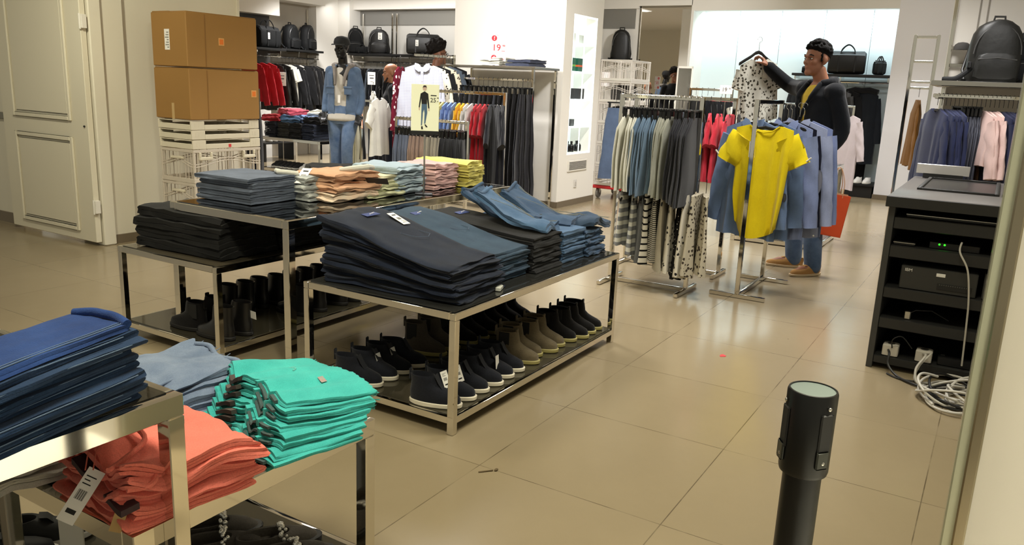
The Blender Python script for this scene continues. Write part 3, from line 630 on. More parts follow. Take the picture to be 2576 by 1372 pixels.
# ------------------------------------------------------------------ folded garments
def fold_mesh(name, L, Wd, passes, pitch, mat, seed=0, nv=10, wav=.004, edge=.01, warp=None, nu=9, skew=0.0, gapf=.12, fray=0):
    """a sheet folded to and fro: layers run along +x (folds at both ends), width along y, rising in z"""
    t = pitch*(1-gapf); path = []
    rr = random.Random(seed)
    for k in range(passes):
        z = (k+.5)*pitch; a = rr.uniform(-edge, edge); e0, e1 = 0+rr.uniform(0, edge), L-rr.uniform(0, edge)
        us = [e0+(e1-e0)*i/nu for i in range(nu+1)]
        if k % 2: us.reverse()
        path += [(u, z, 0) for u in us]
        if k < passes-1:
            ue = us[-1]; s_ = 1 if k % 2 == 0 else -1
            for q in (1, 2, 3): path.append((ue+s_*sin(pi*q/4)*pitch*.55, z+pitch*.5*(1-cos(pi*q/4)), 1))
    n = len(path); A, B = [], []
    for i in range(n):
        p0, p1 = path[max(i-1, 0)], path[min(i+1, n-1)]
        tx, tz = p1[0]-p0[0], p1[1]-p0[1]; l = math.hypot(tx, tz) or 1; nx, nz = -tz/l*t/2, tx/l*t/2
        A.append((path[i][0]+nx, path[i][1]+nz)); B.append((path[i][0]-nx, path[i][1]-nz))
    ext = lambda P, s_: (P[0]+s_*t*.35, P[1])
    outline = A + list(reversed(B)); R = len(outline); rings = []; H = passes*pitch
    for j in range(nv+1):
        v = j/nv; y = (v-.5)*Wd; ring = []
        sh = 1 - .5*(max(0, abs(v-.5)*2-.9)/.1)**2 * .25
        for (u, z) in outline:
            du = edge*.7*N(v*3+seed, z*40, u*3)+skew*(v-.5)
            dz = wav*(N(u*9+seed*1.7, v*5, z*14)+.6*N(u*22, v*11+seed, z*25))
            dy = edge*.8*N(u*5, z*45+seed, v) * (1 if abs(v-.5) > .35 else .3)
            if fray and u > L*.93: du += fray*N(v*60, z*90, seed)
            x_, y_, z_ = u+du, y+dy, max(z*sh+dz, .0006)
            if warp: x_, y_, z_ = warp(x_, y_, z_)
            ring.append((x_, y_, z_))
        rings.append(ring)
    m = MB(); m.loft(rings, cap=False)
    for base, fl in ((0, 1), (nv*R, 0)):
        for i in range(n-1):
            q = (base+i, base+i+1, base+R-2-i, base+R-1-i); m.f.append(q if fl else q[::-1])
    return m.mesh(name, mat, 50)
def folded(kind, label, me, loc, rz, cat, group, rot=None):
    o = link(kind, me, None, loc, rot or (0, 0, rz)); return tag(o, label, cat, group)
def price_tag(parent, M, w=.045, h=.12, bars=True, holder='price_tag', col=None):
    p = part(holder, MB().box(-w/2, w/2, -h/2, h/2, 0, .0008, M=M), col or WHITEP, parent, 'white price tag' if not col else None, smooth=0)
    if bars:
        m = MB()
        for k in range(9): m.box(-w*.3+k*w*.06, -w*.3+k*w*(.06)+w*(.02+.018*(k % 2)), -h*.08, h*.10, .0009, .0012, M=M)
        for k, ww in enumerate((.5, .35, .6)): m.box(-w*.35, -w*.35+w*ww, h*(.2+.07*k), h*(.2+.07*k)+h*.02, .0009, .0012, M=M)
        m.box(-w*.3, w*.25, -h*.34, -h*.26, .0009, .0012, M=M)
        q = m.obj('tag_print', INK, p, 0)
    return p
def facing(o, c, up, to=(0, 0, 1.35)):
    """matrix, local to o, of a small card at world point c whose long side runs along up and which looks towards to"""
    c, y = Vector(c), Vector(up).normalized(); n = Vector(to)-c; n = (n-y*n.dot(y)).normalized(); x = y.cross(n)
    M = Matrix((x, y, n)).transposed().to_4x4(); M.translation = c
    return o.matrix_basis.inverted() @ M
def TRS(x, y, z, rz=0, rx=0, ry=0): return Matrix.Translation((x, y, z)) @ Matrix.Rotation(rz, 4, 'Z') @ Matrix.Rotation(ry, 4, 'Y') @ Matrix.Rotation(rx, 4, 'X')
def stack(kind, cat, desc, where, group, loc, rz, n, L, Wd, passes, pitch, mat, seed=0, wav=.004, edge=.012, warp=None, jit=.012, nv=10, variants=3, fray=0, total_warp=None, mats=None, gapf=.12, stair=(0, 0), nu=9):
    """n garments one on the other; every garment its own object. total_warp(x,y,z) bends the whole stack."""
    H = passes*pitch; out = []; rr = random.Random(seed); cache = {}
    for i in range(n):
        z0 = i*H
        mt = mats[i] if mats else mat
        if total_warp:
            me = fold_mesh(kind, L, Wd, passes, pitch, mt, seed+i, nv, wav, edge, lambda x, y, z, z0=z0: (lambda q: (q[0], q[1], q[2]))(total_warp(x, y, z+z0)), fray=fray, gapf=gapf, nu=nu)
            zz = 0
        else:
            k = (i % variants, mt.name)
            if k not in cache: cache[k] = fold_mesh(kind, L, Wd, passes, pitch, mt, seed+i, nv, wav, edge, warp, fray=fray, gapf=gapf, nu=nu)
            me = cache[k]; zz = z0
        dx, dy = rr.uniform(-jit, jit)+stair[0]*(n-1-i), rr.uniform(-jit, jit)+stair[1]*(n-1-i)
        pos = '%s of the %s' % (ORD[n-1-i], desc) if n > 1 else desc
        o = folded(kind, (pos+' '+where).strip(), me, (loc[0]+dx, loc[1]+dy, loc[2]+zz+.0025), rz+rr.uniform(-.02, .02), cat, group)
        out.append(o)
    return out
GB = 'folded pastel garments on the tall table'
# --- tall table, sweatshirts
GREYMEL = cloth('blue_grey_melange', (112, 122, 140), .35, 90); WHT = cloth('white_cotton', (226, 224, 212), .1); CREAM = cloth('cream_cotton', (222, 218, 186), .14)
PEACH = cloth('peach_cotton', (226, 176, 140), .18); BLACKC = cloth('black_cotton', (22, 21, 22), .3); SKY = cloth('pale_blue_cotton', (176, 194, 204), .15)
PINK = cloth('pale_pink_cotton', (226, 184, 178), .14); YEL = cloth('pale_yellow_cotton', (230, 218, 116), .15); DKGREY = cloth('charcoal_cotton', (52, 52, 54), .3)
TZ = .7225
st = stack('sweatshirt', 'sweatshirt', 'blue-grey sweatshirts', 'at the left of tall table', GB, (2.84, 3.10, TZ), radians(90), 5, .40, .34, 2, .013, GREYMEL, 11, .003, .012)
top = st[-1]
c = MB().tube([(.0, -.155, .030), (.02, -.12, .036), (.07, -.085, .040), (.12, -.12, .038), (.15, -.165, .03)], .013, 8); part('collar', c, WHT, top, 'white collar lining')
part('collar_lining', MB().loft([[(.0, -.16, .029), (.02, -.12, .032), (.07, -.09, .034), (.12, -.12, .033), (.15, -.165, .028)], [(.0, -.17, .031), (.03, -.15, .036), (.07, -.14, .037), (.12, -.15, .036), (.15, -.172, .03)]], cap=False, closed=False), WHT, top)
part('neck_label', MB().box(.05, .09, -.125, -.105, .037, .0385), INK, top)
price_tag(top, TRS(-.02, -.17, .02, radians(15), radians(-35)), .055, .12)
st = stack('sweatshirt', 'sweatshirt', 'blue-grey white-lined shirts', 'behind the grey stack on tall table', GB, (3.02, 3.0, TZ), radians(80), 3, .22, .15, 3, .014, cloth('grey_lined', (132, 142, 150), .3, c2=(196, 198, 190)), 15, .006, .02)
st = stack('sweatshirt', 'sweatshirt', 'peach sweatshirts', 'on the tall table', GB, (3.17, 2.86, TZ), radians(86), 3, .30, .32, 4, .0125, PEACH, 21, .012, .03, mats=[cloth('peach_white', (228, 190, 158), .15, c2=(226, 216, 196)), PEACH, PEACH])
top = st[-1]
part('collar', MB().tube([(.03, -.13, .066), (.0, -.06, .075), (.03, .02, .07), (.09, .05, .06)], [.012, .016, .014, .01], 8), WHT, top); part('neck_label', MB().box(.005, .03, -.075, -.045, .088, .0895), INK, top)
part('swing_tag', MB().box(-.022, .022, -.07, .07, 0, .001, M=TRS(-.02, -.10, .0, radians(-65), 0, radians(50))), plain('tag_dark', (52, 46, 42), .6), top, 'dark swing tag')
st = stack('sweatshirt', 'sweatshirt', 'cream green sweatshirts', 'on the tall table', GB, (3.40, 2.86, TZ), radians(88), 3, .30, .28, 4, .0098, CREAM, 31, .011, .028, mats=[cloth('cream_green', (206, 208, 168), .15)]*2+[CREAM])
st = stack('sweater', 'sweater', 'black garment lying', 'behind the peach stack on tall table', GB, (3.52, 3.22, TZ), radians(60), 1, .34, .40, 4, .030, BLACKC, 41, .015, .03)
st = stack('sweatshirt', 'sweatshirt', 'pale blue sweatshirts', 'on the tall table', GB, (3.62, 2.86, TZ), radians(96), 4, .34, .27, 4, .0098, SKY, 51, .010, .026)
st = stack('sweatshirt', 'sweatshirt', 'pale pink sweatshirts', 'on the tall table', GB, (3.94, 2.84, TZ), radians(92), 5, .30, .25, 2, .0150, PINK, 61, .010, .022)
st = stack('sweatshirt', 'sweatshirt', 'yellow sweatshirts', 'at the right end of tall table', GB, (4.21, 2.80, TZ), radians(98), 5, .38, .22, 2, .0155, YEL, 71, .009, .022)
# --- low table D: black, grey and navy jeans
GD = 'folded dark jeans on the table under the tall one'
BLK = cloth('black_denim', (22, 22, 22), .35, 120); CHAR = cloth('charcoal_denim', (46, 46, 42), .3, 120); NAVY = cloth('navy_denim', (24, 26, 36), .35, 120)
DZ = .4725
st = stack('jeans', 'jeans', 'black jeans', 'under the left of tall table', GD, (2.66, 3.10, DZ), radians(92), 4, .62, .36, 2, .026, BLK, 81, .012, .02)
for k in (0, 1): price_tag(st[k], TRS(.06, -.10, .052, radians(80), radians(0)), .035, .07, False, col=plain('tag_grey', (96, 96, 94), .5))
st = stack('jeans', 'jeans', 'charcoal jeans', 'beside the black stack under tall table', GD, (3.03, 3.12, DZ), radians(90), 4, .42, .30, 2, .017, CHAR, 91, .007, .02)
st = stack('jeans', 'jeans', 'navy black jeans', 'behind tall table leg on lower table', GD, (3.42, 3.12, DZ), radians(90), 4, .44, .34, 2, .016, NAVY, 95, .006, .02)
for k in (1, 3): part('waist_label', MB().box(-.004, .0, -.02, .03, .006, .03), plain('label_navy', (50, 56, 86), .7), st[k])
st = stack('jeans', 'jeans', 'black folded jeans', 'at far end of lower table', GD, (3.76, 3.12, DZ), radians(90), 4, .44, .28, 2, .016, BLK, 97, .006, .02)
# --- low table C: blue jeans, thick waist ends at the back
GC = 'folded blue jeans on the low front table'
def taper(L, k0, k1, lean=0, sag=0):
    def w(x, y, z):
        u = max(0, min(1, x/L)); s_ = u*u*(3-2*u)
        return (x+lean*z*u, y, z*(k0+(k1-k0)*s_) - 0)
    return w
CZ_ = .5025
INDIGO = cloth('dark_indigo_denim', (34, 42, 60), .35, 110, c2=(25, 31, 46)); MIDB = cloth('teal_blue_denim', (58, 80, 100), .25, 110, c2=(44, 62, 82)); BLK2 = cloth('black_jeans_denim', (26, 26, 28), .3, 110)
LBL = cloth('bright_blue_denim', (92, 120, 152), .25, 110, c2=(70, 98, 130)); SLATE = cloth('slate_blue_denim', (72, 96, 124), .3, 110, c2=(54, 74, 100))
STITCH = plain('blue_label', (52, 66, 118), .7)
st1 = stack('jeans', 'jeans', 'dark indigo jeans', 'on the low front table', GC, (2.66, 1.735, CZ_), radians(92), 9, .70, .37, 2, .0125, INDIGO, 101, .007, .030, total_warp=taper(.70, .64, 1.25), jit=.022, nv=18, nu=14)
st2 = stack('jeans', 'jeans', 'teal-blue jeans', 'on the low front table', GC, (2.99, 1.79, CZ_), radians(90), 9, .66, .31, 2, .0118, MIDB, 121, .0045, .014, total_warp=taper(.66, .62, 1.15), jit=.012, nv=12)
st3 = stack('jeans', 'jeans', 'black jeans', 'on the low front table', GC, (3.29, 1.77, CZ_), radians(90), 10, .66, .27, 2, .0095, BLK2, 141, .003, .010, total_warp=taper(.66, .86, 1.12), jit=.010, nv=12)
st4 = stack('jeans', 'jeans', 'bright blue jeans', 'on the low front table', GC, (3.55, 1.76, CZ_), radians(90), 9, .56, .24, 2, .0092, LBL, 161, .0035, .012, total_warp=taper(.56, .95, 1.1), jit=.010, nv=12)
st5 = stack('jeans', 'jeans', 'slate blue jeans', 'at low front table right end', GC, (3.775, 1.75, CZ_), radians(90), 6, .56, .21, 2, .0115, SLATE, 181, .006, .018, total_warp=taper(.56, .95, 1.1), jit=.012, nv=12)
for s_, xs, zt in ((st1, .56, .2725), (st2, .55, .232), (st3, .52, .208)):
    p = part('waist_label', MB().rbox(-.018, .018, -.045, .045, 0, .003, .001, M=TRS(xs, -.02, zt, 0, 0, radians(-9))), STITCH, s_[-1], 'small blue waist label')
    text('lettering', 'SLIM FIT', .014, WHITEP, p, (xs, -.02, zt+.0042), (0, radians(-9), radians(-90)), .0002)
price_tag(st1[-1], TRS(.47, -.10, .2555, radians(80), radians(-17), 0), .04, .115)
for s_, zt, w in ((st1, .205, .30), (st2, .182, .26), (st3, .178, .22)):
    m = MB()
    for a, b in (((.30, -w*.33), (.44, -w*.36)), ((.44, -w*.36), (.44, w*.05)), ((.30, w*.03), (.44, w*.05)), ((.30, -w*.33), (.27, -w*.15)), ((.27, -w*.15), (.30, w*.03))):
        za, zb = [zt*(1+.40*(q-.3)) for q in (a[0], b[0])]
        m.tube([(a[0], a[1], za+.006), (b[0], b[1], zb+.006)], .0012, 4)
    part('pocket_stitching', m, plain('stitch_%s' % s_[0].data.materials[0].name, (70, 84, 104), .8), s_[-1])
# jeans thrown across the right hand stacks
def drape(x, y, z):
    """front part lies flat, the waist end rises and curls"""
    u = x/.44; return (x-.05*u*u, y*(1+.06*sin(x*15)), z+.17*max(0, u-.25)**1.25+.008*sin(y*26+x*10)+.005*sin(x*27-y*15))
for lab, loc, rz, rot, mat, sd in (('bright blue jeans rising steeply over the black stack', (3.40, 1.80, .672), 0, (radians(4), radians(-2), radians(103)), LBL, 201), ('slate jeans behind the rising bright blue pair', (3.52, 1.96, .670), 0, (radians(0), 0, radians(96)), SLATE, 204),
                              ('slate jeans rising behind the right end stack', (3.72, 1.84, .650), 0, (radians(-3), radians(-3), radians(104)), SLATE, 202), ('slate jeans slumped over the right end stack', (3.83, 1.73, .642), 0, (radians(0), 0, radians(92)), cloth('slate_b', (64, 84, 108), .3, 110), 203)):
    L_ = .44 if sd < 203 or sd == 204 else .40
    me = fold_mesh('jeans', L_, .23, 2, .018, mat, sd, 18, .010, .02, drape if sd != 203 else (lambda x, y, z: (x, y, z+.014*sin(x*20+y*12)+.01*sin(y*28))), nu=18); o = folded('jeans', lab+' on low front table', me, loc, rz, 'jeans', GC, rot)
    W_ = drape if sd != 203 else (lambda x, y, z: (x, y, z))
    m = MB()
    for yy in (-.10, -.085): m.tube([W_(.02+.38*q/9, yy, .040) for q in range(10)], .0013, 4)
    part('seam_stitching', m, plain('stitch_tan', (128, 128, 116), .8), o)
    m = MB(); m.tube([W_(L_-.005, -.11+.22*q/20, .036) for q in range(21)], .009, 12); part('waistband', m, mat, o, smooth=80)
    m = MB(); m.tube([W_(.16+.10*(1-cos(q*pi/6)), -.06+.02*q, .042) for q in range(7)], .0013, 4); part('pocket_stitching', m, plain('stitch_tan', (128, 128, 116), .8), o)
o = thing('leather_patch', 'tan leather bag flap among the slate jeans', 'bag', (3.74, 2.26, .70), 0, rot=(radians(-70), 0, radians(20)))
part('flap', MB().lathe([(.0, 0), (.06, 0), (.07, .006), (.06, .012), (.0, .012)], 20), plain('tan_leather', (120, 78, 42), .5), o); part('strap', MB().tube([(-.07, 0, .006), (-.08, .05, .006), (-.06, .1, .006)], .006), plain('tan_leather', (120, 78, 42), .5), o)
o = thing('plastic_clip', 'small clear plastic clip on the front edge of low table', 'clip', (2.80, 1.735, CZ_), radians(20)); part('clip_body', MB().rbox(-.03, .03, -.012, .012, 0, .018, .003), plain('clip_clear', (190, 190, 180), .3), o)
# --- near tables
GE = 'clothes on the two near chrome tables'
DEN = cloth('deep_blue_denim', (48, 78, 140), .3, 130, c2=(34, 58, 112)); DEN2 = cloth('shadow_blue_denim', (46, 70, 104), .25, 130, c2=(36, 56, 86))
EZ = .7525
def bend(x, y, z):
    u = x/.8; return (x, y+.012*sin(x*9), z*(.80+.26*u)+.004*sin(x*14))
SEAM = plain('stitch_blue', (104, 126, 156), .8)
ste = stack('jeans', 'jeans', 'deep blue jeans', 'on the near table', GE, (.085, 1.245, EZ), radians(9), 10, .775, .14, 2, .0069, DEN2, 301, .003, .016, total_warp=bend, jit=.008, nv=12, mats=[DEN2]*9+[DEN], gapf=.10, nu=16)
for m_, s_ in ((MB().tube([bend(.06+.07*q, -.060, .1385) for q in range(11)], .0012, 4).tube([bend(.06+.07*q, -.053, .1388) for q in range(11)], .001, 4), ste[-1]),): part('seam_stitching', m_, SEAM, s_)
part('rolled_hem', MB().tube(smooth_path([bend(.765, -.068, .137), bend(.775, -.03, .142), bend(.776, .0, .143), bend(.775, .03, .143), bend(.766, .066, .139)], 6), .0085, 14), DEN, ste[-1], smooth=80)
for k in range(9):
    zc = (k+.75)*.0138; part('seam_stitching', MB().tube([bend(.05+.069*q, -.0715, zc+.001*sin(q+k)) for q in range(11)], .0010, 4), SEAM, ste[k])
folded('denim_shorts', 'crumpled deep blue denim behind the near jeans stack', fold_mesh('denim_shorts', .26, .24, 3, .020, DEN, 331, 16, .018, .03, nu=14), (.50, 1.76, .835), radians(14), 'shorts', GE, (0, radians(-4), radians(10)))
folded('sweater', 'white sweater bundle beside the near jeans stack', fold_mesh('sweater', .22, .22, 3, .028, WHT, 335, 14, .02, .03), (.36, 1.56, .80), radians(10), 'sweater', GE)
for k, (x, y) in enumerate(((.30, 1.76), (.34, 1.55))):
    stack('jeans', 'jeans', ['folded deep blue jeans', 'folded dark blue jeans'][k], 'behind the near stack', GE, (x, y, EZ), radians(4), 2+(1-k)*2, .42, .20, 2, .0095, DEN2, 340+k*10, .004, .012)
folded('top', 'pink top behind the near jeans stack', fold_mesh('top', .22, .14, 2, .016, cloth('hot_pink', (232, 124, 138), .15), 361, 10, .01, .02), (.66, 1.52, EZ), radians(5), 'top', GE)
# light denim and teal shorts, coral tops on the lower near table
FZ = .4825
LD = cloth('light_denim', (148, 164, 190), .28, 110, c2=(112, 130, 160)); TEAL = cloth('turquoise_denim', (84, 212, 204), .18, 120, c2=(70, 188, 184)); CORAL = cloth('coral_jersey', (255, 138, 120), .14, 100)
def fan(L, k0, k1): return lambda x, y, z: (x, y, z*(k0+(k1-k0)*(x/L))+.012*sin(x*16+y*14)*min(1, z*14))
std = stack('denim_shorts', 'shorts', 'light blue denim shorts', 'behind the turquoise ones', GE, (1.115, 1.85, FZ), radians(-12), 5, .30, .30, 2, .0105, LD, 401, .010, .02, total_warp=fan(.30, .9, 1.05), jit=.012, fray=.014, nv=22, nu=16, stair=(-.014, -.012))
part('waistband', MB().tube([(.0, -.14, .088), (-.006, -.07, .095), (-.004, .0, .092), (-.008, .07, .097), (.0, .14, .088)], .008, 8), LD, std[-1])
part('turned_leg', MB().tube(smooth_path([(.28, -.15, .092), (.30, -.08, .100), (.285, .0, .094), (.30, .08, .102), (.28, .15, .094)], 6), .008, 8).tube(smooth_path([(.02, -.14, .092), (.10, -.11, .100), (.20, -.10, .098), (.28, -.13, .094)], 6), .004, 8), LD, std[-1], smooth=80)
fr = MB(); rr = random.Random(8)
for k in range(70):
    a_ = rr.uniform(-.15, .15); z_ = .083+rr.uniform(-.01, .012); fr.tube([(.285, a_, z_), (.305+rr.uniform(0, .012), a_+rr.uniform(-.006, .006), z_+rr.uniform(-.006, .01))], .0011, 4)
part('frayed_hem', fr, LD, std[-1])
def tealw(x, y, z):
    u = max(0, min(1, x/.25)); g = min(1, z*22); return (x+.010*sin(y*31+z*22)*(1-u), y, z*(1.02-.20*u)+g*((1-u)*(.011*sin(y*44+z*9)+.006*sin(y*79+z*31))+u*.010*sin(y*17+x*10)))
stt = stack('denim_shorts', 'shorts', 'turquoise denim shorts', 'with frayed hems', GE, (1.275, 1.49, FZ), radians(-14), 8, .25, .33, 2, .0076, TEAL, 421, .006, .012, total_warp=tealw, jit=.006, fray=.012, nv=36, nu=14, stair=(-.0145, -.005), gapf=.16)
LBLK = plain('leather_label', (70, 58, 54), .7); LAB2 = plain('leather_label_grey', (98, 86, 80), .7)
for k, s_ in enumerate(stt):
    zc = (k+.5)*.0152
    yy = [.05+.014*q for q in range(5)]
    part('waist_label', MB().loft([[(tealw(-.010, y_, zc-.0055)), (tealw(.004, y_, zc-.0055)), (tealw(.004, y_, zc+.0055)), (tealw(-.010, y_, zc+.0055))] for y_ in yy]), LBLK if k % 3 else LAB2, s_, 'dark leather waist label')
    for y0 in (-.11, -.02): part('belt_loop', MB().loft([[tealw(-.009, y0+d_, zc-.008), tealw(.018, y0+d_, zc-.008), tealw(.018, y0+d_, zc+.0085), tealw(-.009, y0+d_, zc+.0085)] for d_ in (0, .009)]), TEAL, s_)
    part('waist_inside', MB().loft([[tealw(.001, y_, zc-.003), tealw(-.0075, y_, zc-.003), tealw(-.0075, y_, zc+.003), tealw(.001, y_, zc+.003)] for y_ in [-.14+.02*q for q in range(7)]]), cloth('teal_inside', (86, 108, 108), .2), s_)
m = MB(); rr = random.Random(5)
for s_, zt in ((stt[-1], .1), (stt[-3], .075)):
    m = MB()
    for k in range(110):
        a = rr.uniform(-.165, .165); zz = zt+rr.uniform(-.012, .006); p0 = tealw(.238, a, zz); m.tube([p0, (p0[0]+.016+rr.uniform(0, .012), p0[1]+rr.uniform(-.006, .006), p0[2]+rr.uniform(-.008, .008))], .0011, 4)
    part('frayed_hem', m, TEAL, s_)
part('torn_patch', MB().tube([tealw(.12, .02, .1235), tealw(.135, .03, .1235), tealw(.125, .045, .1235), tealw(.145, .05, .1235)], .0022, 5), cloth('teal_light', (132, 222, 214), .1), stt[-1])
part('pink_print', MB().loft([[tealw(.15+.008*i, -.065+.008*j, .1233) for j in range(4)] for i in range(3)], cap=False, closed=False), cloth('print_pink', (160, 186, 176), .3, c2=(206, 150, 150), vscale=90), stt[-1])
def coralw(x, y, z):
    u = max(0, min(1, x/.30)); g = min(1, z*16); return (x, y, z*(1.08-.28*u)+g*(1-u*.6)*(.012*sin(y*26+x*20)+.008*sin(y*47-x*31+z*20)))
stc = stack('top', 'top', 'coral tops', 'on the near table', GE, (.815, 1.435, FZ), radians(-7), 5, .30, .27, 3, .0088, CORAL, 441, .008, .018, total_warp=coralw, jit=.014, nv=24, nu=14)
for k, (yy, zz) in enumerate(((-.12, .055), (-.02, .095), (.07, .135))):
    part('neck_label', MB().loft([[(-.016, y_, zz+.006*sin(y_*60)), (.02, y_, zz+.004+.006*sin(y_*60)), (.02, y_, zz+.017+.006*sin(y_*60)), (-.016, y_, zz+.013+.006*sin(y_*60))] for y_ in [yy-.02+.013*q for q in range(6)]]), plain('label_maroon', (52, 28, 34), .7), stc[1+k])
part('neckline', MB().tube(smooth_path([coralw(.0, .10, .15), coralw(.05, .06, .152), coralw(.09, .0, .15), coralw(.09, -.06, .15), coralw(.03, -.10, .148), coralw(-.01, -.12, .13)], 5), .0055, 8), CORAL, stc[-1])
part('neckline', MB().tube(smooth_path([coralw(-.01, -.05, .10), coralw(.03, -.09, .115), coralw(.06, -.12, .105), coralw(.04, -.135, .09), coralw(.0, -.13, .08)], 5), .006, 8), CORAL, stc[3])
price_tag(stc[-1], facing(stc[-1], (.765, 1.385, .562), (.065, 0, .07)), .032, .105)
price_tag(stc[2], facing(stc[2], (.80, 1.325, .518), (.02, -.01, .06)), .022, .055, False, col=plain('tag_kraft', (182, 150, 96), .7))
part('tag_string', MB().tube([(-.03, -.07, .13), (-.005, -.03, .15), (.04, .03, .165)], .0013, 5).tube([(-.02, -.08, .13), (.0, -.05, .15), (.05, .01, .168)], .0013, 5), plain('string_coral', (214, 110, 90), .8), stc[-1])
part('white_label', MB().box(.03, .06, .04, .08, .152, .1535), WHITEP, stc[-1])
stw = stack('top', 'top', 'white tops', 'beneath the glass at lower left', GE, (.66, 1.76, FZ), radians(-6), 3, .25, .26, 3, .012, WHT, 461, .014, .028, nv=18, nu=12)
stw2 = stack('top', 'top', 'white printed tops', 'on the far side beneath the glass', GE, (.92, 1.88, FZ), radians(-4), 4, .22, .24, 3, .010, WHT, 471, .012, .02, nv=16, nu=12)
price_tag(stw2[-1], TRS(.10, -.06, .036, radians(-70), 0), .05, .10)
part('lace_patch', MB().box(.15, .21, -.02, .08, .0345, .036), blobby('net_print', (206, 202, 190), (54, 52, 50), 90, .5), stw2[-1])
# ------------------------------------------------------------------ shoes
def foot_ring(z, xb, xf, w, n=24, pinch=.80, zf=0):
    out = []
    cx, a = (xb+xf)/2, (xf-xb)/2
    for k in range(n):
        t = 2*pi*k/n; c, s_ = cos(t), sin(t)
        x = cx+a*(abs(c)**.85)*(1 if c >= 0 else -1); u = (x-xb)/(xf-xb)
        ww = w/2*(pinch+(1-pinch)*sin(pi*min(1, max(0, u*.8+.1)))) * (abs(s_)**.8)*(1 if s_ >= 0 else -1)
        out.append((x, ww + .006*sin(u*pi)*0, z+zf*u))
    return out
def shoe_parts(kind, up, sole, L=.22, W=.088, h=.125):
    """returns {part name: mesh}: toe at +x, heel at the origin"""
    P = {}; st = .020
    P['sole'] = MB().loft([foot_ring(0, .004, L-.004, W*1.0), foot_ring(.004, -.002, L+.004, W*1.08), foot_ring(st-.003, -.003, L+.005, W*1.08), foot_ring(st, 0, L+.001, W*1.02)]).mesh('sole', sole)
    if kind == 'sneaker':
        R = [(st-.002, .004, L-.004, W), (st+.018, .004, L-.010, W*.97), (st+.03, .002, L*.86, W*.9), (st+.042, 0, L*.66, W*.8), (.080, .0, L*.50, W*.72)]
        top = .080
    elif kind == 'loafer':
        R = [(.012, .004, L-.004, W*.98), (.025, .002, L-.012, W*.95), (.038, .002, L*.86, W*.86), (.048, .004, L*.66, W*.78)]; top = .048
    else:
        R = [(st-.002, .003, L-.002, W), (st+.014, .001, L-.004, W*.99), (st+.026, 0, L*.95, W*.95), (st+.036, .001, L*.86, W*.9), (st+.046, .003, L*.74, W*.86),
             (st+.058, .005, L*.63, W*.82), (st+.074, .006, L*.55, W*.78), (h-.012, .003, L*.50+.004, W*.76), (h, 0, L*.49, W*.78)]; top = h
    rings = [foot_ring(z, a, b, w, zf=(.012 if kind == 'chukka' and i > 5 else 0)*-1) for i, (z, a, b, w) in enumerate(R)]
    a, b, w = R[-1][1:]
    rings += [foot_ring(top-.002, a+.006, b-.006, w*.84), foot_ring(max(top-.045, .022), a+.012, b-.010, w*.74)]
    P['upper'] = MB().loft(rings, capb=False).mesh('upper', up, 60)
    if kind in ('chukka', 'chelsea'):
        P['pull_tab'] = MB().rbox(-.003, .004, -.010, .010, h-.03, h+.018, .002).mesh('pull_tab', up)
    if kind == 'chelsea':
        for s_ in (-1, 1):
            m = MB(); y = s_*W*.385
            m.rbox(L*.12, L*.36, min(y*.93, y*1.04), max(y*.93, y*1.04), .068, h-.004, .002)
            P['elastic_panel#%d' % s_] = m.mesh('elastic_panel', plain('elastic', (20, 19, 18), .9))
        P['front_tab'] = MB().rbox(L*.46, L*.50, -.012, .012, h-.02, h+.012, .002).mesh('front_tab', up)
    if kind in ('chukka', 'sneaker'):
        m = MB(); z0 = .066 if kind == 'chukka' else .05
        for k in range(3):
            x = L*(.62-.07*k); z = z0+.016*k*(1 if kind == 'chukka' else .7); m.tube([(x, -.02, z-.004), (x+.006, 0, z+.006), (x, .02, z-.004)], .0026, 5)
        P['lace'] = m.mesh('lace', sole if kind == 'sneaker' else up)
        m = MB(); m.loft([[(L*.5, y, top+.004-.02*abs(y)/.02*.1), (L*.58, y, z0+.028), (L*.68, y, z0)] for y in (-.018, -.006, .006, .018)], cap=False, closed=False); P['tongue'] = m.mesh('tongue', up)
    return P
def shoe(P, kind, label, toe, dr, group, L=.22):
    n = math.hypot(*dr); d = (dr[0]/n, dr[1]/n); loc = (toe[0]-d[0]*L, toe[1]-d[1]*L, toe[2])
    t = thing(kind, label, 'shoe' if kind in ('sneaker', 'flat_shoe') else 'boot', loc, math.atan2(d[1], d[0]), group)
    for k, me in P.items(): link(k.split('#')[0], me, t)
    return t
SUN = cloth('navy_suede', (34, 36, 44), .35, 60); SUO = cloth('olive_suede', (112, 100, 78), .3, 60); SUB = cloth('black_suede', (20, 18, 18), .35, 60); SUG = cloth('taupe_suede', (84, 76, 66), .3, 60)
SOLW = plain('sole_white', (214, 206, 186), .6); SOLG = plain('sole_gum', (150, 140, 84), .6); SOLB = plain('sole_black', (24, 22, 20), .5); LEA = plain('black_leather', (20, 19, 19), .35, bump=.1, bscale=60)
CHU = shoe_parts('chukka', SUN, SOLW); CHO = shoe_parts('chelsea', SUO, SOLG, h=.145); CHB = shoe_parts('chelsea', SUB, SOLG, h=.145); CHG = shoe_parts('chelsea', SUG, SOLG, h=.15)
Zc = .0795; GSH = 'boots on the bottom glass of the low front table'
OF = ['first', 'second', 'third', 'fourth', 'fifth', 'sixth', 'seventh', 'eighth', 'ninth', 'tenth', 'eleventh', 'twelfth', 'thirteenth', 'fourteenth', 'fifteenth', 'sixteenth', 'seventeenth', 'eighteenth', 'nineteenth', 'twentieth']
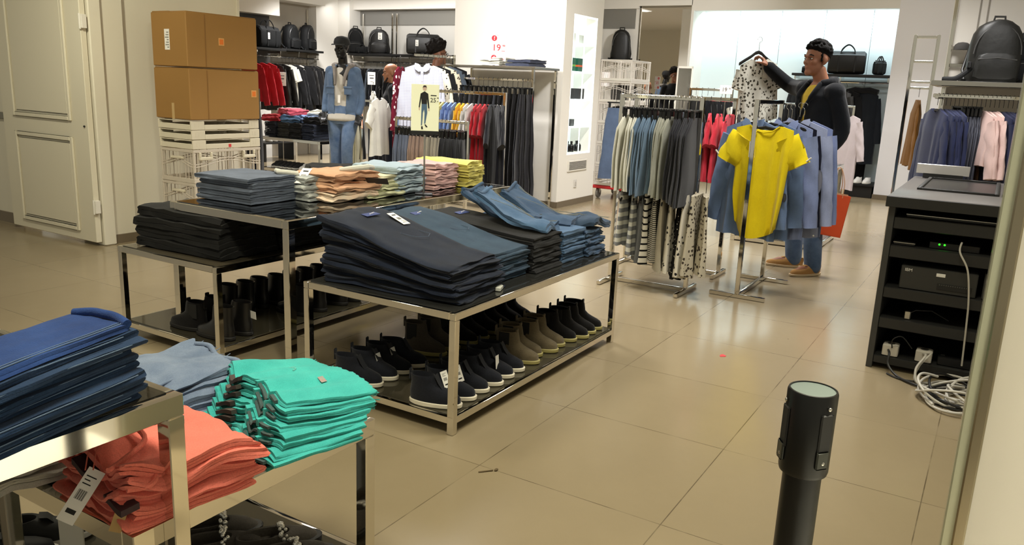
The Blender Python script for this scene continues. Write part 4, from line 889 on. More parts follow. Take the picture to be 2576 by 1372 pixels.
for i, (x, y, dx) in enumerate(((2.475, 2.10, .28), (2.575, 2.10, .26), (2.675, 2.10, .26), (2.79, 2.10, .45))):
    s_ = shoe(CHU, 'suede_boot', OF[i]+' navy suede boot from the left in the back row', (x, y, Zc), (dx, -1), GSH)
    if i in (1, 2): price_tag(s_, TRS(.13, .0, .085, radians(80), radians(70)), .035, .05, False)
for i, (x, y) in enumerate(((2.487, 1.70), (2.592, 1.70), (2.697, 1.705), (2.802, 1.70), (2.91, 1.71), (3.01, 1.715))):
    s_ = shoe(CHU, 'suede_boot', OF[i]+' navy suede boot from the corner leg in the front row', (x, y, Zc), (.27, -1), GSH)
    if i in (0, 1): price_tag(s_, TRS(.14, .03-.02*i, .10, radians(70), radians(65)), .04, .07, True)
    if i == 4: price_tag(s_, TRS(.15, -.03, .075, radians(80), radians(85)), .03, .06, False)
for i, (x, y) in enumerate(((3.14, 1.71), (3.24, 1.75), (3.345, 1.72), (3.445, 1.735))):
    shoe(CHO, 'chelsea_boot', OF[i]+' olive suede boot from the left in the front row', (x, y, Zc), (.22, -1), GSH)
for i, (x, y) in enumerate(((3.555, 1.725), (3.645, 1.70), (3.74, 1.705), (3.83, 1.71))):
    shoe(CHB, 'chelsea_boot', OF[i]+' black suede boot from the left in the front row', (x, y, Zc), (.15, -1), GSH)
for i, x in enumerate((2.96, 3.07)): shoe(CHG, 'chelsea_boot', ['left', 'right'][i]+' taupe suede boot in the back row', (x, 2.12, Zc), (.2, -1), GSH)
for i, x in enumerate((3.20, 3.30, 3.42, 3.52, 3.64, 3.74)): shoe(CHB, 'chelsea_boot', OF[i]+' black suede boot from the left in the back row', (x, 2.10, Zc), (.12, -1), GSH)
ANK = shoe_parts('boot', LEA, SOLB, .24, .085, .17); ANK2 = shoe_parts('chelsea', SUB, SOLB, .24, .085, .15)
GD2 = 'black boots under the dark jeans table'
for i, (x, y) in enumerate(((2.49, 3.52), (2.61, 3.53))):
    s_ = shoe(ANK2, 'ankle_boot', ['left', 'right'][i]+' black ankle boot behind the tall table leg at far left', (x, y, Zc), (-.1, 1), GD2, .24)
price_tag(s_, TRS(-.008, .0, .06, pi/2, 0, radians(90)), .03, .07, True)
for i, (x, y) in enumerate(((2.78, 3.62), (2.885, 3.61), (2.99, 3.62), (3.10, 3.60), (3.21, 3.6), (3.32, 3.6), (3.43, 3.6), (3.56, 3.6), (3.68, 3.6))):
    shoe(ANK, 'ankle_boot', OF[i]+' black leather boot in the row on lower glass', (x, y, Zc), (-.05, 1), GD2, .24)
for i, (x, y) in enumerate(((2.48, 3.30), (2.59, 3.30), (3.02, 3.32), (3.13, 3.32), (3.30, 3.32), (3.41, 3.32))):
    s_ = shoe(ANK, 'ankle_boot', OF[i]+' black boot along the front edge of the lower glass', (x, y, Zc), (-.08, 1), GD2, .24)
    if i == 1: price_tag(s_, TRS(-.01, .0, .11, pi/2, radians(10), radians(95)), .04, .055, False)
# jewelled flats on the near table's lower glass
FLT = shoe_parts('loafer', cloth('grey_suede', (88, 82, 74), .3, 60), SOLB, .23, .085, .06)
JEW = plain('crystal', (220, 218, 210), .1, .6); rr = random.Random(4)
for i, (x, y, dx, dy) in enumerate(((1.41, 1.64, .75, -.55), (1.36, 1.57, .75, -.55), (1.47, 1.47, .75, -.5), (1.44, 1.39, .8, -.45))):
    s_ = shoe(FLT, 'flat_shoe', OF[i]+' grey flat shoe with crystal strap from the back of lower glass', (x, y, .0895), (dx, dy), 'jewelled flats under the near table', .23)
    m = MB()
    for k in range(15):
        a = -1+2*k/14; m.ball((.125+rr.uniform(-.008, .008), a*.040, .058-.018*a*a+rr.uniform(0, .004)), rr.uniform(.0045, .008), 8, 5)
    part('crystal_strap', m, JEW, s_)
SNK = shoe_parts('sneaker', plain('sneaker_black', (22, 22, 22), .7), plain('sole_bright', (224, 220, 208), .6), .25, .09)
SNW = shoe_parts('sneaker', plain('sneaker_white', (222, 220, 214), .6), plain('sole_bright', (224, 220, 208), .6), .26, .095)
shoe(SNK, 'sneaker', 'black sneaker with white sole at the lower left', (1.13, 2.00, .0895), (.85, -.5), 'jewelled flats under the near table', .25)
shoe(SNK, 'sneaker', 'second black sneaker with white sole at the lower left corner', (1.02, 1.98, .0895), (.85, -.5), 'jewelled flats under the near table', .25)
t = thing('display_card', 'white upright card under the coral tops on lower glass', 'card', (.935, 1.80, .0895), radians(-55)); part('card', MB().rbox(0, .055, -.004, .004, 0, .215, .001), plain('card_grey', (206, 204, 194), .7), t); part('card_foot', MB().rbox(-.005, .08, -.02, .02, 0, .006, .001), WHITEP, t)
# sneakers at the back
for i, y in enumerate((1.62, 1.74, 1.95, 2.07)): shoe(SNW, 'sneaker', OF[i]+' white sneaker from the right on the black plinth', (12.38, y, .1905), (-1, .12), 'white sneakers on the niche plinth', .26)
for i, y in enumerate((8.98, 8.90, 8.81, 8.73, 8.64, 8.55)): shoe(SNK, 'sneaker', OF[i]+' black sneaker from the left under the far heaped table', (8.12, y, .0625), (-1, -.15), 'sneakers under the far table', .25)
for i, y in enumerate((8.42, 8.32, 8.2, 8.1)): shoe(SNW, 'sneaker', OF[i]+' pale sneaker from the left beside black ones on far table base', (8.12, y, .0625), (-1, -.15), 'sneakers under the far table', .26)
for i, x in enumerate((9.15, 9.26, 9.37)): shoe(SNW, 'sneaker', OF[i]+' white sneaker on the low board below the red jackets', (x, 10.12, .305), (-.5, -1), 'sneakers under the far jackets', .26)
t = thing('shoe_shelf', 'low dark board with white sneakers below the red jackets', 'shelf', (8.9, 10.0, 0)); part('board', MB().rbox(0, .75, 0, .45, .28, .30, .003), DARKMET, t); part('support', MB().rbox(.02, .06, .02, .43, 0, .28, .003), DARKMET, t); part('support', MB().rbox(.68, .72, .02, .43, 0, .28, .003), DARKMET, t)
# ------------------------------------------------------------------ hanging garments
def top_mesh(name, mat, w=.42, ln=.62, sl=.20, b=.022, flare=1.05, seed=0, wave=.010, slope=.34, neck=.07, spread=.25, drop=0, n=60, z0=-.115, open_=0):
    """shirt hung by its shoulders: width along x, hem at the bottom, origin on the rail"""
    m = MB(); a0 = w/2; rings = []; armp = z0-slope*(a0-.05)-.09
    def zs(x):
        ax = abs(x); return z0-slope*max(0, ax-neck) - (.035*(1-(ax/neck)**2) if ax < neck else 0)
    for i in range(11):
        t = i/10; zz = -.115-ln + (armp-(-.115-ln))*t; ring = []
        A = a0*(flare+(1-flare)*t); B = b*(1.25-.35*t)
        for k in range(n):
            th = 2*pi*k/n; c, s_ = cos(th), sin(th)
            x = A*(abs(c)**.7)*(1 if c > 0 else -1); y = B*(abs(s_)**.8)*(1 if s_ > 0 else -1)
            y += wave*(1-.65*t)*(.9*sin(x*30+seed*2.1)+.65*sin(x*57+seed*1.3+t*2)+.40*sin(x*96+seed*3+t))
            x += .008*N(zz*6, seed, th); zq = zz - (drop*(1-(x/A)**2)*(1-t) if drop else 0) + .006*sin(x*30+seed)*(1-t)
            ring.append((x, y, zq))
        rings.append(ring)
    for r in (1, 2, 3, 4):
        f = r/4; ring = []
        for (x, y, z) in rings[10]:
            ring.append((x*(1-.03*f), y*(1-.62*f), armp+(zs(x)-armp)*f - .0))
        rings.append(ring)
    m.loft(rings, cap=False)
    top = 14*n
    for k in range(1, n//2): m.f.append((top+k-1, top+k, top+n-k-1 if n-k-1 >= 0 else top, top+(n-k) % n))
    bot = 0
    for k in range(1, n//2): m.f.append((bot+(n-k) % n, bot+n-k-1, bot+k, bot+k-1))
    if sl:
        for s_ in (-1, 1):
            al = radians(8+46*spread); x0, za = s_*(a0-.055), zs(a0)-.055; rr = []; nn = 9 if sl > .3 else 4; R0, R1 = (.085, .050) if sl > .3 else (.088, .084)
            for i in range(nn+1):
                t = i/nn; a_ = al*(1-.45*t) if sl > .3 else al; cx, cz = x0+s_*sin(al)*sl*t*(1-.2*t if sl > .3 else 1), za-cos(a_)*sl*t
                R = R0+(R1-R0)*t; ux, uz = cos(a_)*s_, sin(a_)
                rr.append([(cx+R*cos(2*pi*k/16)*ux, (.019+.006*t)*sin(2*pi*k/16)+wave*.5*sin(t*15+seed+k), cz+R*cos(2*pi*k/16)*uz) for k in range(16)])
            m.loft(rr)
    return m.mesh(name, mat, 70)
def trouser_mesh(name, mat, w=.20, ln=.85, seed=0, wb=None, b=.020, z0=-.16, wave=.008, pinch=.72):
    """trousers or shorts folded in half on a clip hanger: a narrow waist widening to the legs"""
    m = MB(); wb = wb or w*.92
    for s_ in (-1, 1):
        rings = []
        for i in range(12):
            t = i/11; A = (w*pinch+(w-w*pinch)*min(1, t/.18))/2 if t < .18 else (w+(wb-w)*(t-.18)/.82)/2
            z = z0-ln*t; B = b*(.55+.45*min(1, t/.3)); ring = []
            for k in range(20):
                th = 2*pi*k/20; c, s2 = cos(th), sin(th)
                x = A*(abs(c)**.7)*(1 if c > 0 else -1); y = B*.62*(abs(s2)**.8)*(1 if s2 > 0 else -1) + s_*B*.42
                y += wave*t*(sin(x*38+seed+s_)+.5*sin(z*14+seed)); x += .010*s_*t + .012*N(z*5, seed, s_)
                ring.append((x, y, z + .008*s_*t))
            rings.append(ring)
        m.loft(rings)
    return m.mesh(name, mat, 70)
def skirt_mesh(name, mat, w=.3, ln=.5, seed=0, z0=-.1, wave=.016, b=.018, flare=1.25):
    m = MB(); rings = []; n = 40
    for i in range(10):
        t = i/9; A = w/2*(1+(flare-1)*t); ring = []
        for k in range(n):
            th = 2*pi*k/n; c, s_ = cos(th), sin(th); x = A*(abs(c)**.7)*(1 if c > 0 else -1)
            y = b*(1+t*.6)*(abs(s_)**.8)*(1 if s_ > 0 else -1)+wave*t*(sin(x*42+seed)+.5*sin(x*71+seed*2)); ring.append((x, y, z0-ln*t+.012*t*sin(x*40+seed)))
        rings.append(ring)
    m.loft(rings); return m.mesh(name, mat, 70)
HBLK = plain('hanger_black', (18, 18, 18), .35)
def hook_pts(r=.018): return [(0, 0, -.09), (0, 0, -.045), (.004, 0, -.032)]+[(r*cos(a)-0.0, 0, -r+.004+r*sin(a)) for a in [radians(q) for q in (-60, -25, 10, 45, 80, 115, 150, 185)]]
def hanger_meshes(w=.38, clip=False):
    hk = MB().tube(hook_pts(), .0022, 6).mesh('hook', STEEL)
    m = MB()
    if clip:
        m.rbox(-w*.36, w*.36, -.006, .006, -.105, -.088, .003)
        for x in (-w*.26, w*.26): m.rbox(x-.014, x+.014, -.012, .012, -.165, -.092, .004)
    else:
        pts = [(x, 0, -.136-.34*max(0, abs(x)-.055)-.9*max(0, .055-abs(x))**2*-3) for x in [w/2*q/8 for q in range(-8, 9)]]
        rings = [[(x, .0065*cos(a), z+.011*sin(a)) for a in [k*pi/4 for k in range(8)]] for x, y, z in pts]
        m.loft(rings)
    return {'hook': hk, 'bar': m.mesh('bar', HBLK)}
HT, HC = hanger_meshes(.34), hanger_meshes(.30, True)
def joined(d):
    m = MB()
    for me in d.values(): m.add([v.co for v in me.vertices], [p.vertices for p in me.polygons])
    return m.mesh('hanger', HBLK)
HTF, HCF = joined(HT), joined(HC)
def shirt_front(o, mat, z0=-.115, y=-.024, ln=.6, buttons=True):
    """turned-down collar and button placket of a shirt; y is the side that faces out"""
    s_ = -1 if y < 0 else 1
    for q in (-1, 1): part('collar', MB().loft([[(q*.075, y*.2, z0+.016), (q*.085, y*.9, z0-.012), (q*.075, y*1.2, z0-.05)], [(q*.035, y*.7, z0+.004), (q*.045, y*1.2, z0-.03), (q*.038, y*1.45, z0-.075)], [(q*.004, y*1.0, z0-.032), (q*.010, y*1.35, z0-.05), (q*.012, y*1.5, z0-.07)]], cap=False, closed=False), mat, o)
    part('placket', MB().loft([[(-.014, y*1.25-.0*k, z0-.05-ln*k/8), (.014, y*1.25, z0-.05-ln*k/8), (.014, y*1.25+s_*.006, z0-.05-ln*k/8), (-.014, y*1.25+s_*.006, z0-.05-ln*k/8)] for k in range(9)]), mat, o)
    if buttons:
        for k in range(6): part('button', MB().ball((0, y*1.25+s_*.007, z0-.09-k*.085), (.006, .003, .006), 8, 6), WHITEP, o)
def hanger(clip, label, loc, rz, group, near=False):
    if near:
        t = thing('hanger', label, 'hanger', loc, rz, group)
        for k, me in (HC if clip else HT).items(): link(k, me, t)
        return t
    o = link('hanger', HCF if clip else HTF, None, loc, (0, 0, rz)); return tag(o, label, 'hanger', group)
CACHE = {}
def hung(kind, make, mat, label, loc, rz, cat, group, near=False, clip=False, hlabel=None, tilt=0):
    """one garment and, as a thing of its own, the hanger it hangs from"""
    key = (kind, mat.name, make[0].__name__, str(sorted(make[1].items())))
    if key not in CACHE: CACHE[key] = make[0](kind, mat, **make[1])
    o = link(kind, CACHE[key], None, loc, (0, radians(tilt), rz)); tag(o, label, cat, group)
    hanger(clip, hlabel or 'black hanger of the '+label, loc, rz, 'black hangers '+group.replace('garments ', ''), near)
    return o
def rail(items, where, group, fixed, a0, a1, z, axis='y', near=False, rz=0, jit=.05, ref='from the left', seed=1):
    """items: (kind, maker, mat, short description, clip)"""
    rr = random.Random(seed); n = len(items)
    for i, (kind, mk, mt, desc, clip) in enumerate(items):
        a = a0+(a1-a0)*(i+.5)/n; loc = (fixed, a, z) if axis == 'y' else (a, fixed, z)
        lab = '%s, %s garment %s %s' % (desc, OF[i], ref, where)
        hung(kind, mk, mt, lab, loc, rz+(0 if axis == 'y' else pi/2)+rr.uniform(-jit, jit), CATS.get(kind, kind), group, near, clip, 'hanger of %s, %s %s %s' % (desc.split(' with')[0], OF[i], ref, where))
CATS = {'trousers': 'trousers', 'shorts': 'shorts', 'jacket': 'jacket', 'shirt': 'shirt', 't_shirt': 't-shirt', 'blazer': 'jacket', 'striped_top': 'top', 'printed_top': 'top', 'coat': 'coat', 'jeans': 'jeans', 'top': 'top', 'polo_shirt': 'shirt'}
T = top_mesh; PTS = trouser_mesh; SK = skirt_mesh
# double trouser rack, upper rail
IVORY = cloth('ivory_twill', (226, 224, 206), .1); DUSTB = cloth('dusty_blue_twill', (112, 136, 156), .18); SAGE = cloth('sage_linen', (168, 168, 150), .18); COAL = cloth('coal_twill', (38, 38, 42), .25)
def sh(sd, w=.30, ln=.50): return (PTS, dict(w=w*1.2, ln=ln, seed=sd, wb=w*1.5, b=.022, z0=-.14, pinch=.42, wave=.012))
IT = [('trousers', sh(1), IVORY, 'ivory trousers', 1), ('trousers', sh(2), IVORY, 'ivory trousers', 1), ('trousers', sh(3), IVORY, 'ivory trousers', 1),
      ('trousers', sh(1, .30, .52), DUSTB, 'dusty blue trousers', 1), ('trousers', sh(2, .32, .53), DUSTB, 'dusty blue trousers', 1), ('trousers', sh(4, .32, .52), DUSTB, 'dusty blue trousers', 1), ('trousers', sh(5, .28, .5), DUSTB, 'dusty blue trousers', 1),
      ('trousers', sh(6, .36, .50), SAGE, 'sage grey trousers', 1), ('trousers', sh(7, .32, .52), SAGE, 'sage grey trousers', 1), ('trousers', sh(8, .32, .53), SAGE, 'sage grey trousers', 1),
      ('trousers', sh(9, .34, .54), COAL, 'coal black trousers', 1), ('trousers', sh(10, .34, .54), COAL, 'coal black trousers', 1), ('trousers', sh(11, .44, .56), COAL, 'wide coal black trousers', 1)]
rail(IT, 'on the double rack', 'garments on the double trouser rack', 5.236, 2.26, 1.80, 1.332, near=True, jit=.12, rz=.1)
hung('trousers', sh(12, .40, .56), COAL, 'black trousers at the right end of the double rack', (5.236, 1.77, 1.332), .1, 'trousers', 'garments on the double trouser rack', True, True, 'black hanger at the right end of the double rack')
# double rack, lower rail
ST1 = banded('grey_white_stripe', (196, 196, 186), (120, 122, 124), 17); ST2 = banded('black_white_stripe', (214, 210, 198), (26, 26, 28), 22, .72); ST3 = banded('fine_stripe', (186, 180, 166), (44, 44, 44), 75, .55)
FLO = blobby('ink_floral', (206, 200, 184), (40, 38, 38), 26, .26); DOT = blobby('black_dotted', (26, 25, 25), (200, 194, 180), 60, .2, ragged=.1); BEI = cloth('beige_viscose', (188, 180, 160), .15); FL2 = blobby('beige_floral', (184, 176, 156), (66, 58, 50), 34, .32)
GREYJ = cloth('grey_jersey', (122, 124, 126), .2)
def sk(sd, w=.28, ln=.48, fl=1.25): return (SK, dict(w=w, ln=ln, seed=sd, flare=fl))
LOW = [('striped_top', sk(1, .28, .40), ST1, 'grey and white striped top', 0), ('striped_top', sk(2, .28, .46), ST1, 'grey and white striped top', 0), ('top', sk(3, .24, .50), GREYJ, 'plain grey top', 0), ('striped_top', sk(4, .28, .50), ST2, 'white top with thin black stripes', 0),
       ('striped_top', sk(5, .30, .47), ST3, 'fine striped top', 0), ('top', sk(6, .30, .53), BEI, 'beige top', 0), ('printed_top', sk(7, .28, .54), FLO, 'ink flowered top', 0), ('printed_top', sk(8, .24, .58), DOT, 'black dotted top', 0), ('printed_top', sk(9, .30, .56), FLO, 'ink flowered top', 0), ('printed_top', sk(10, .32, .54), FL2, 'beige flowered top', 0), ('printed_top', sk(11, .30, .52), FL2, 'beige flowered top', 0)]
rail(LOW, 'on double rack low rail', 'garments on the low rail of the double rack', 5.236, 2.24, 1.62, .792, near=False, jit=.15, rz=.25)
# rack behind
CORALS = cloth('neon_coral', (250, 74, 92), .12); BK = cloth('black_jersey', (24, 24, 26), .3); SLT = cloth('slate_jersey', (74, 82, 92), .2)
def tp(sd, w=.36, ln=.50, sl=.16, **k): return (T, dict(w=w, ln=ln, sl=sl, seed=sd, **k))
IT = [('top', tp(k, .36, .5), m_, d_, 0) for k, (m_, d_) in enumerate([(BK, 'black top'), (SLT, 'slate top'), (BK, 'black top'), (BK, 'black top'), (SLT, 'slate top'), (BK, 'black top'), (BK, 'black top'), (CORALS, 'coral top'), (CORALS, 'coral top'), (CORALS, 'coral top'), (BK, 'black top')])]
rail(IT, 'on rack behind trousers', 'garments on the rack behind the trousers', 5.93, 2.44, 1.64, 1.332, jit=.1, rz=.2, seed=3)
JB = cloth('washed_blue_denim', (104, 122, 154), .2)
hung('jeans', (PTS, dict(w=.24, ln=.86, seed=3, pinch=.8, wb=.32, b=.03)), JB, 'long washed blue jeans hanging on the white crate tower', (9.20, 4.12, 1.30), radians(-60), 'jeans', 'garments beside the crate tower', False, True, 'black hanger with the long washed blue jeans')
# rack with the yellow top: rail runs away from the viewer
YELT = cloth('lemon_jersey', (238, 214, 28), .12, c2=(226, 200, 20)); CHAM = cloth('chambray', (112, 134, 170), .2); PERI = cloth('periwinkle_cotton', (138, 152, 192), .15); NVK = cloth('navy_knit', (26, 28, 44), .3); ICE = cloth('ice_blue_oxford', (166, 176, 206), .12)
GY = 'garments on the rack with the yellow top'
y = hung('t_shirt', (T, dict(w=.40, ln=.66, sl=.20, b=.024, flare=.80, seed=3, wave=.034, spread=.45, drop=.10, slope=.26, neck=.11)), YELT, 'bright yellow loose top with a price tag facing the aisle', (5.455, 1.36, 1.28), radians(84), 't-shirt', GY, True, False, 'black hanger holding the bright yellow top')
part('neck_trim', MB().tube([(-.10, .012, -.118), (-.06, .020, -.150), (0, .022, -.162), (.06, .02, -.15), (.10, .012, -.118)], .005, 7), YELT, y)
for q_ in (-1, 1): part('sleeve_lining', MB().tube([(q_*.325, .012, -.30), (q_*.28, .02, -.345), (q_*.235, .015, -.375)], .006, 6), WHT, y)
price_tag(y, TRS(.055, .052, -.275, 0, radians(86)), .042, .105)
part('tag_string', MB().tube([(.05, .034, -.17), (.055, .036, -.225)], .0012, 5), WHITEP, y)
LS = dict(w=.44, ln=.79, sl=.60, b=.020, seed=5, wave=.020, spread=.10, slope=.36)
def patch(o, x, z, mat, w=.035, h=.075, y=.03): part('elbow_patch', MB().loft([[(x+w*cos(a)*s_, y*(1 if s_ > .5 else 1.06), z+h*sin(a)*s_) for a in [k*pi/10 for k in range(20)]] for s_ in (1, .9, .2)]), mat, o)
o = hung('shirt', (T, LS), CHAM, 'wide chambray shirt directly behind the yellow top', (5.54, 1.455, 1.305), radians(72), 'shirt', GY, True, False, 'black hanger holding the wide chambray shirt')
shirt_front(o, CHAM, y=.022); patch(o, -.30, -.60, plain('cuff_tab', (52, 54, 60), .7), .016, .03)
o = hung('shirt', (T, dict(LS, w=.38, seed=6)), CHAM, 'second chambray shirt behind the yellow top', (5.60, 1.36, 1.30), radians(84), 'shirt', GY, True, False, 'black hanger holding the second chambray shirt')
o = hung('shirt', (T, dict(LS, w=.38, seed=7)), PERI, 'periwinkle shirt right of the yellow top', (5.66, 1.27, 1.305), radians(80), 'shirt', GY, True, False, 'black hanger holding the periwinkle shirt'); shirt_front(o, PERI, y=.022)
o = hung('sweater', (T, dict(LS, w=.38, seed=8, ln=.66)), NVK, 'navy sweater with grey elbow patches', (5.73, 1.26, 1.305), radians(76), 'sweater', GY, True, False, 'black hanger holding the navy sweater')
patch(o, -.255, -.50, plain('patch_grey', (110, 112, 122), .9), .028, .085); patch(o, .255, -.50, plain('patch_grey', (110, 112, 122), .9), .028, .085)
part('cuff_button', MB().ball((.27, .03, -.78), .006).ball((.27, .03, -.86), .006).ball((-.27, .03, -.78), .006).ball((-.27, .03, -.86), .006), WHITEP, o)
o = hung('shirt', (T, dict(LS, w=.42, seed=9)), ICE, 'ice blue shirt right of the navy sweater', (5.81, 1.225, 1.315), radians(80), 'shirt', GY, True, False, 'black hanger holding the ice blue shirt'); shirt_front(o, ICE, y=.022)
patch(o, .27, -.52, plain('patch_navy', (36, 38, 54), .9), .026, .06)
o = hung('shirt', (T, dict(LS, w=.42, seed=10)), PERI, 'rearmost periwinkle shirt of the yellow top rack', (5.89, 1.215, 1.315), radians(84), 'shirt', GY, True, False, 'black hanger holding the rearmost periwinkle shirt')
# left block: low trouser rail
BG = cloth('blue_grey_chino', (128, 138, 158), .15); RS = cloth('rose_beige_chino', (186, 160, 142), .15); SA = cloth('sand_chino', (186, 178, 158), .15)
def tr(sd, w=.22, ln=.62, **k): return (PTS, dict(w=w, ln=ln, seed=sd, **k))
IT = [('trousers', tr(k % 4, .30, .70), m_, d_, 1) for k, (m_, d_) in enumerate([(BG, 'blue grey chinos')]*4+[(RS, 'rose beige chinos')]*5+[(SA, 'sand chinos')]*4)]+[('shorts', tr(k, .30, .42, pinch=.9), BK, 'black shorts', 1) for k in range(6)]
rail(IT, 'on the low rail', 'garments on the low trouser rail', 5.90, 4.83, 4.06, 1.032, jit=.08, rz=.35)
# coloured tops rail
PY = cloth('straw_cotton', (214, 200, 120), .12); PB_ = cloth('cornflower_cotton', (112, 136, 186), .15); MU = cloth('mustard_cotton', (226, 172, 30), .12); PG = cloth('pearl_cotton', (200, 196, 190), .1); RD = cloth('red_cotton', (172, 26, 38), .15); NB = cloth('midnight_cotton', (19, 20, 28), .3)
IT = [('polo_shirt', tp(k % 3, .40, .62, .22), m_, d_, 0) for k, (m_, d_) in enumerate([(PY, 'straw yellow top')]*3+[(PB_, 'cornflower blue top')]*3+[(MU, 'mustard top')]*2+[(PG, 'pearl grey top')]*2+[(RD, 'red top')]*3)]
rail(IT, 'on the coloured rail', 'garments on the coloured tops rail', 6.50, 4.86, 4.22, 1.287, jit=.05, rz=.3)
for k, (x, yy, rz, w, ln) in enumerate(((6.50, 4.20, .45, .42, .72), (6.50, 4.14, .75, .46, .92), (6.50, 4.07, .6, .42, .96))):
    o = hung('shirt', (T, dict(w=w, ln=ln, sl=.30, seed=k, wave=.008, spread=.35, b=.03)), NB, ['first', 'second', 'last'][k]+' midnight blue top at the right end of coloured rail', (x, yy, 1.287), rz, 'shirt', 'garments on the coloured tops rail', False, False, ['first', 'second', 'last'][k]+' black hanger at the right end of coloured rail')
    if k == 1: part('white_piping', MB().tube([(-.07, -.026, -.12), (-.04, -.034, -.16), (.0, -.036, -.19), (.05, -.034, -.15), (.08, -.026, -.12)], .004, 6), WHITEP, o)
# rack against the pillar: long dark trousers
TB = cloth('ink_wool', (34, 33, 36), .3); TG = cloth('graphite_wool', (70, 72, 80), .25)
IT = [('trousers', tr(k % 3, .30, 1.02, wave=.012, wb=.34), [TG, TB, TG, TB, TB][k % 5], ['graphite trousers', 'ink black trousers', 'graphite trousers', 'ink black trousers', 'ink black trousers'][k % 5], 1) for k in range(16)]
rail(IT, 'on the pillar rack', 'garments on the pillar rack', 7.5, 5.42, 4.42, 1.427, jit=.06, rz=.15)
for k, (yy, rz) in enumerate(((4.42, .5), (4.36, .8))): hung('trousers', (PTS, dict(w=.34, ln=1.12, seed=k, wb=.50, b=.045, wave=.016)), TB, ['wide ink black trousers', 'widest ink black trousers'][k]+' at the right end of pillar rack', (7.45, yy, 1.427), rz, 'trousers', 'garments on the pillar rack', False, True, ['left', 'right'][k]+' black clip hanger at the right end of pillar rack')
GSX = 'folded garments on the pillar rack top'
stack('shirt', 'shirt', 'white folded shirts', 'on top of the pillar rack', GSX, (7.74, 5.08, 1.5565), radians(-90), 5, .26, .32, 2, .009, WHT, 501, .005, .015, nv=8)
stack('shirt', 'shirt', 'slate blue folded shirts', 'beside the price sign', GSX, (7.74, 4.72, 1.5565), radians(-90), 2, .30, .34, 3, .012, cloth('slate_poplin', (70, 76, 96), .2), 511, .008, .02, nv=8)
# waterfall stand
CHK = banded('blue_check', (224, 224, 232), (150, 154, 182), 62, .5, 2, True); POL = blobby('wine_polka', (96, 22, 40), (224, 210, 210), 17, .30, ragged=.08)
GW = 'garments on the waterfall stand'
o = hung('shirt', (T, dict(w=.37, ln=.80, sl=.56, b=.03, seed=2, wave=.014, spread=.12)), CHK, 'blue and white checked shirt at the front of waterfall stand', (7.05, 5.45, 1.647), radians(-52), 'shirt', GW, False, False, 'black hanger holding the checked shirt'); shirt_front(o, CHK, y=-.03)
hung('shirt', (T, dict(w=.44, ln=.86, sl=.58, b=.03, seed=4, wave=.010, spread=.2)), POL, 'wine red polka dot shirt behind the checked shirt', (7.05, 5.745, 1.62), radians(24), 'shirt', GW, False, False, 'black hanger holding the polka dot shirt')
hung('t_shirt', (T, dict(w=.44, ln=.62, sl=.22, b=.03, seed=6, spread=.5)), WHT, 'white t-shirt hanging left of the polka dot shirt', (6.86, 5.88, 1.28), radians(16), 't-shirt', GW, False, False, 'black hanger holding the white t-shirt')
for k in range(5): hung('shirt', (T, dict(w=.42, ln=.72, sl=.5, seed=k)), [FLO, BK, FL2, SLT, BK][k], ['ink flowered', 'black', 'beige flowered', 'slate', 'rearmost black'][k]+' shirt behind the checked one on waterfall stand', (7.20+.06*k, 5.50-.03*k, 1.647), radians(-60), 'shirt', GW, False, False, OF[k]+' black hanger behind the checked shirt')
# rack behind the mannequin
GT = 'garments on the rack behind the mannequin'
IT = [('trousers', tr(k, .26, .72), TG, 'grey trousers', 1) for k in range(5)]+[('jeans', tr(5+k, .26, .72), NAVY, 'dark navy jeans', 1) for k in range(2)]
rail(IT, 'on the dark rack', GT, 8.62, 7.55, 7.0, 1.082, jit=.08, rz=.35)
hung('coat', (T, dict(w=.30, ln=.62, sl=0, b=.06, seed=3, wave=.012, flare=1.35)), BK, 'black coat hanging behind the mannequin arm', (8.40, 7.55, 1.03), radians(45), 'coat', GT, False, False, 'black hanger holding the black coat')
hung('t_shirt', (T, dict(w=.36, ln=.40, sl=.16, seed=4)), WHT, 'white t-shirt hung above the grey trousers', (8.62, 7.5, 1.32), radians(50), 't-shirt', GT, False, False, 'black hanger holding the small white t-shirt')
IT = [('trousers', tr(k, .28, .66), [CREAM, BEI][k % 2], ['cream trousers', 'beige trousers'][k % 2], 1) for k in range(5)]
t = rail_rack('clothes_rack', 'chrome rack of cream trousers left of the mannequin', 'y', 8.0, 7.15, 7.72, .92)
rail(IT, 'left of the mannequin', 'garments on the cream trouser rack', 8.0, 7.66, 7.2, .922, jit=.08, rz=.5)
# far left wall jackets
RJ = cloth('red_jacket', (186, 36, 46), .2); LJ = plain('leather_jacket', (26, 25, 25), .35, bump=.2, bscale=30)
def jk(sd, w=.42, ln=.72): return (T, dict(w=w, ln=ln, sl=.56, b=.035, seed=sd, spread=.2))
IT = [('jacket', jk(k, .42, .6), RJ, 'red jacket', 0) for k in range(3)]+[('jacket', jk(3, .44, .74), LJ, 'black leather jacket', 0), ('jacket', jk(4, .44, .74), LJ, 'black leather jacket', 0)]
rail(IT, 'on the left wall rail', 'garments on the left wall rail', 10.20, 8.78, 9.5, 1.662, 'x', jit=.1, rz=.3)
IT = [('t_shirt', tp(1, .40, .62, .2), WHT, 'white t-shirt', 0), ('t_shirt', tp(2, .40, .62, .2), WHT, 'white t-shirt', 0), ('jacket', jk(1), BK, 'black jacket', 0), ('jacket', jk(2), BK, 'black jacket', 0), ('top', tp(5, .30, .86, 0), PG, 'long pale grey top', 0)]+[('jacket', jk(3+k, .44, .8), [BK, LJ][k % 2], 'black jacket', 0) for k in range(5)]
rail(IT, 'under the two backpacks', 'garments under the two backpacks', 10.48, 9.72, 10.52, 1.662, 'x', jit=.1, rz=.3)
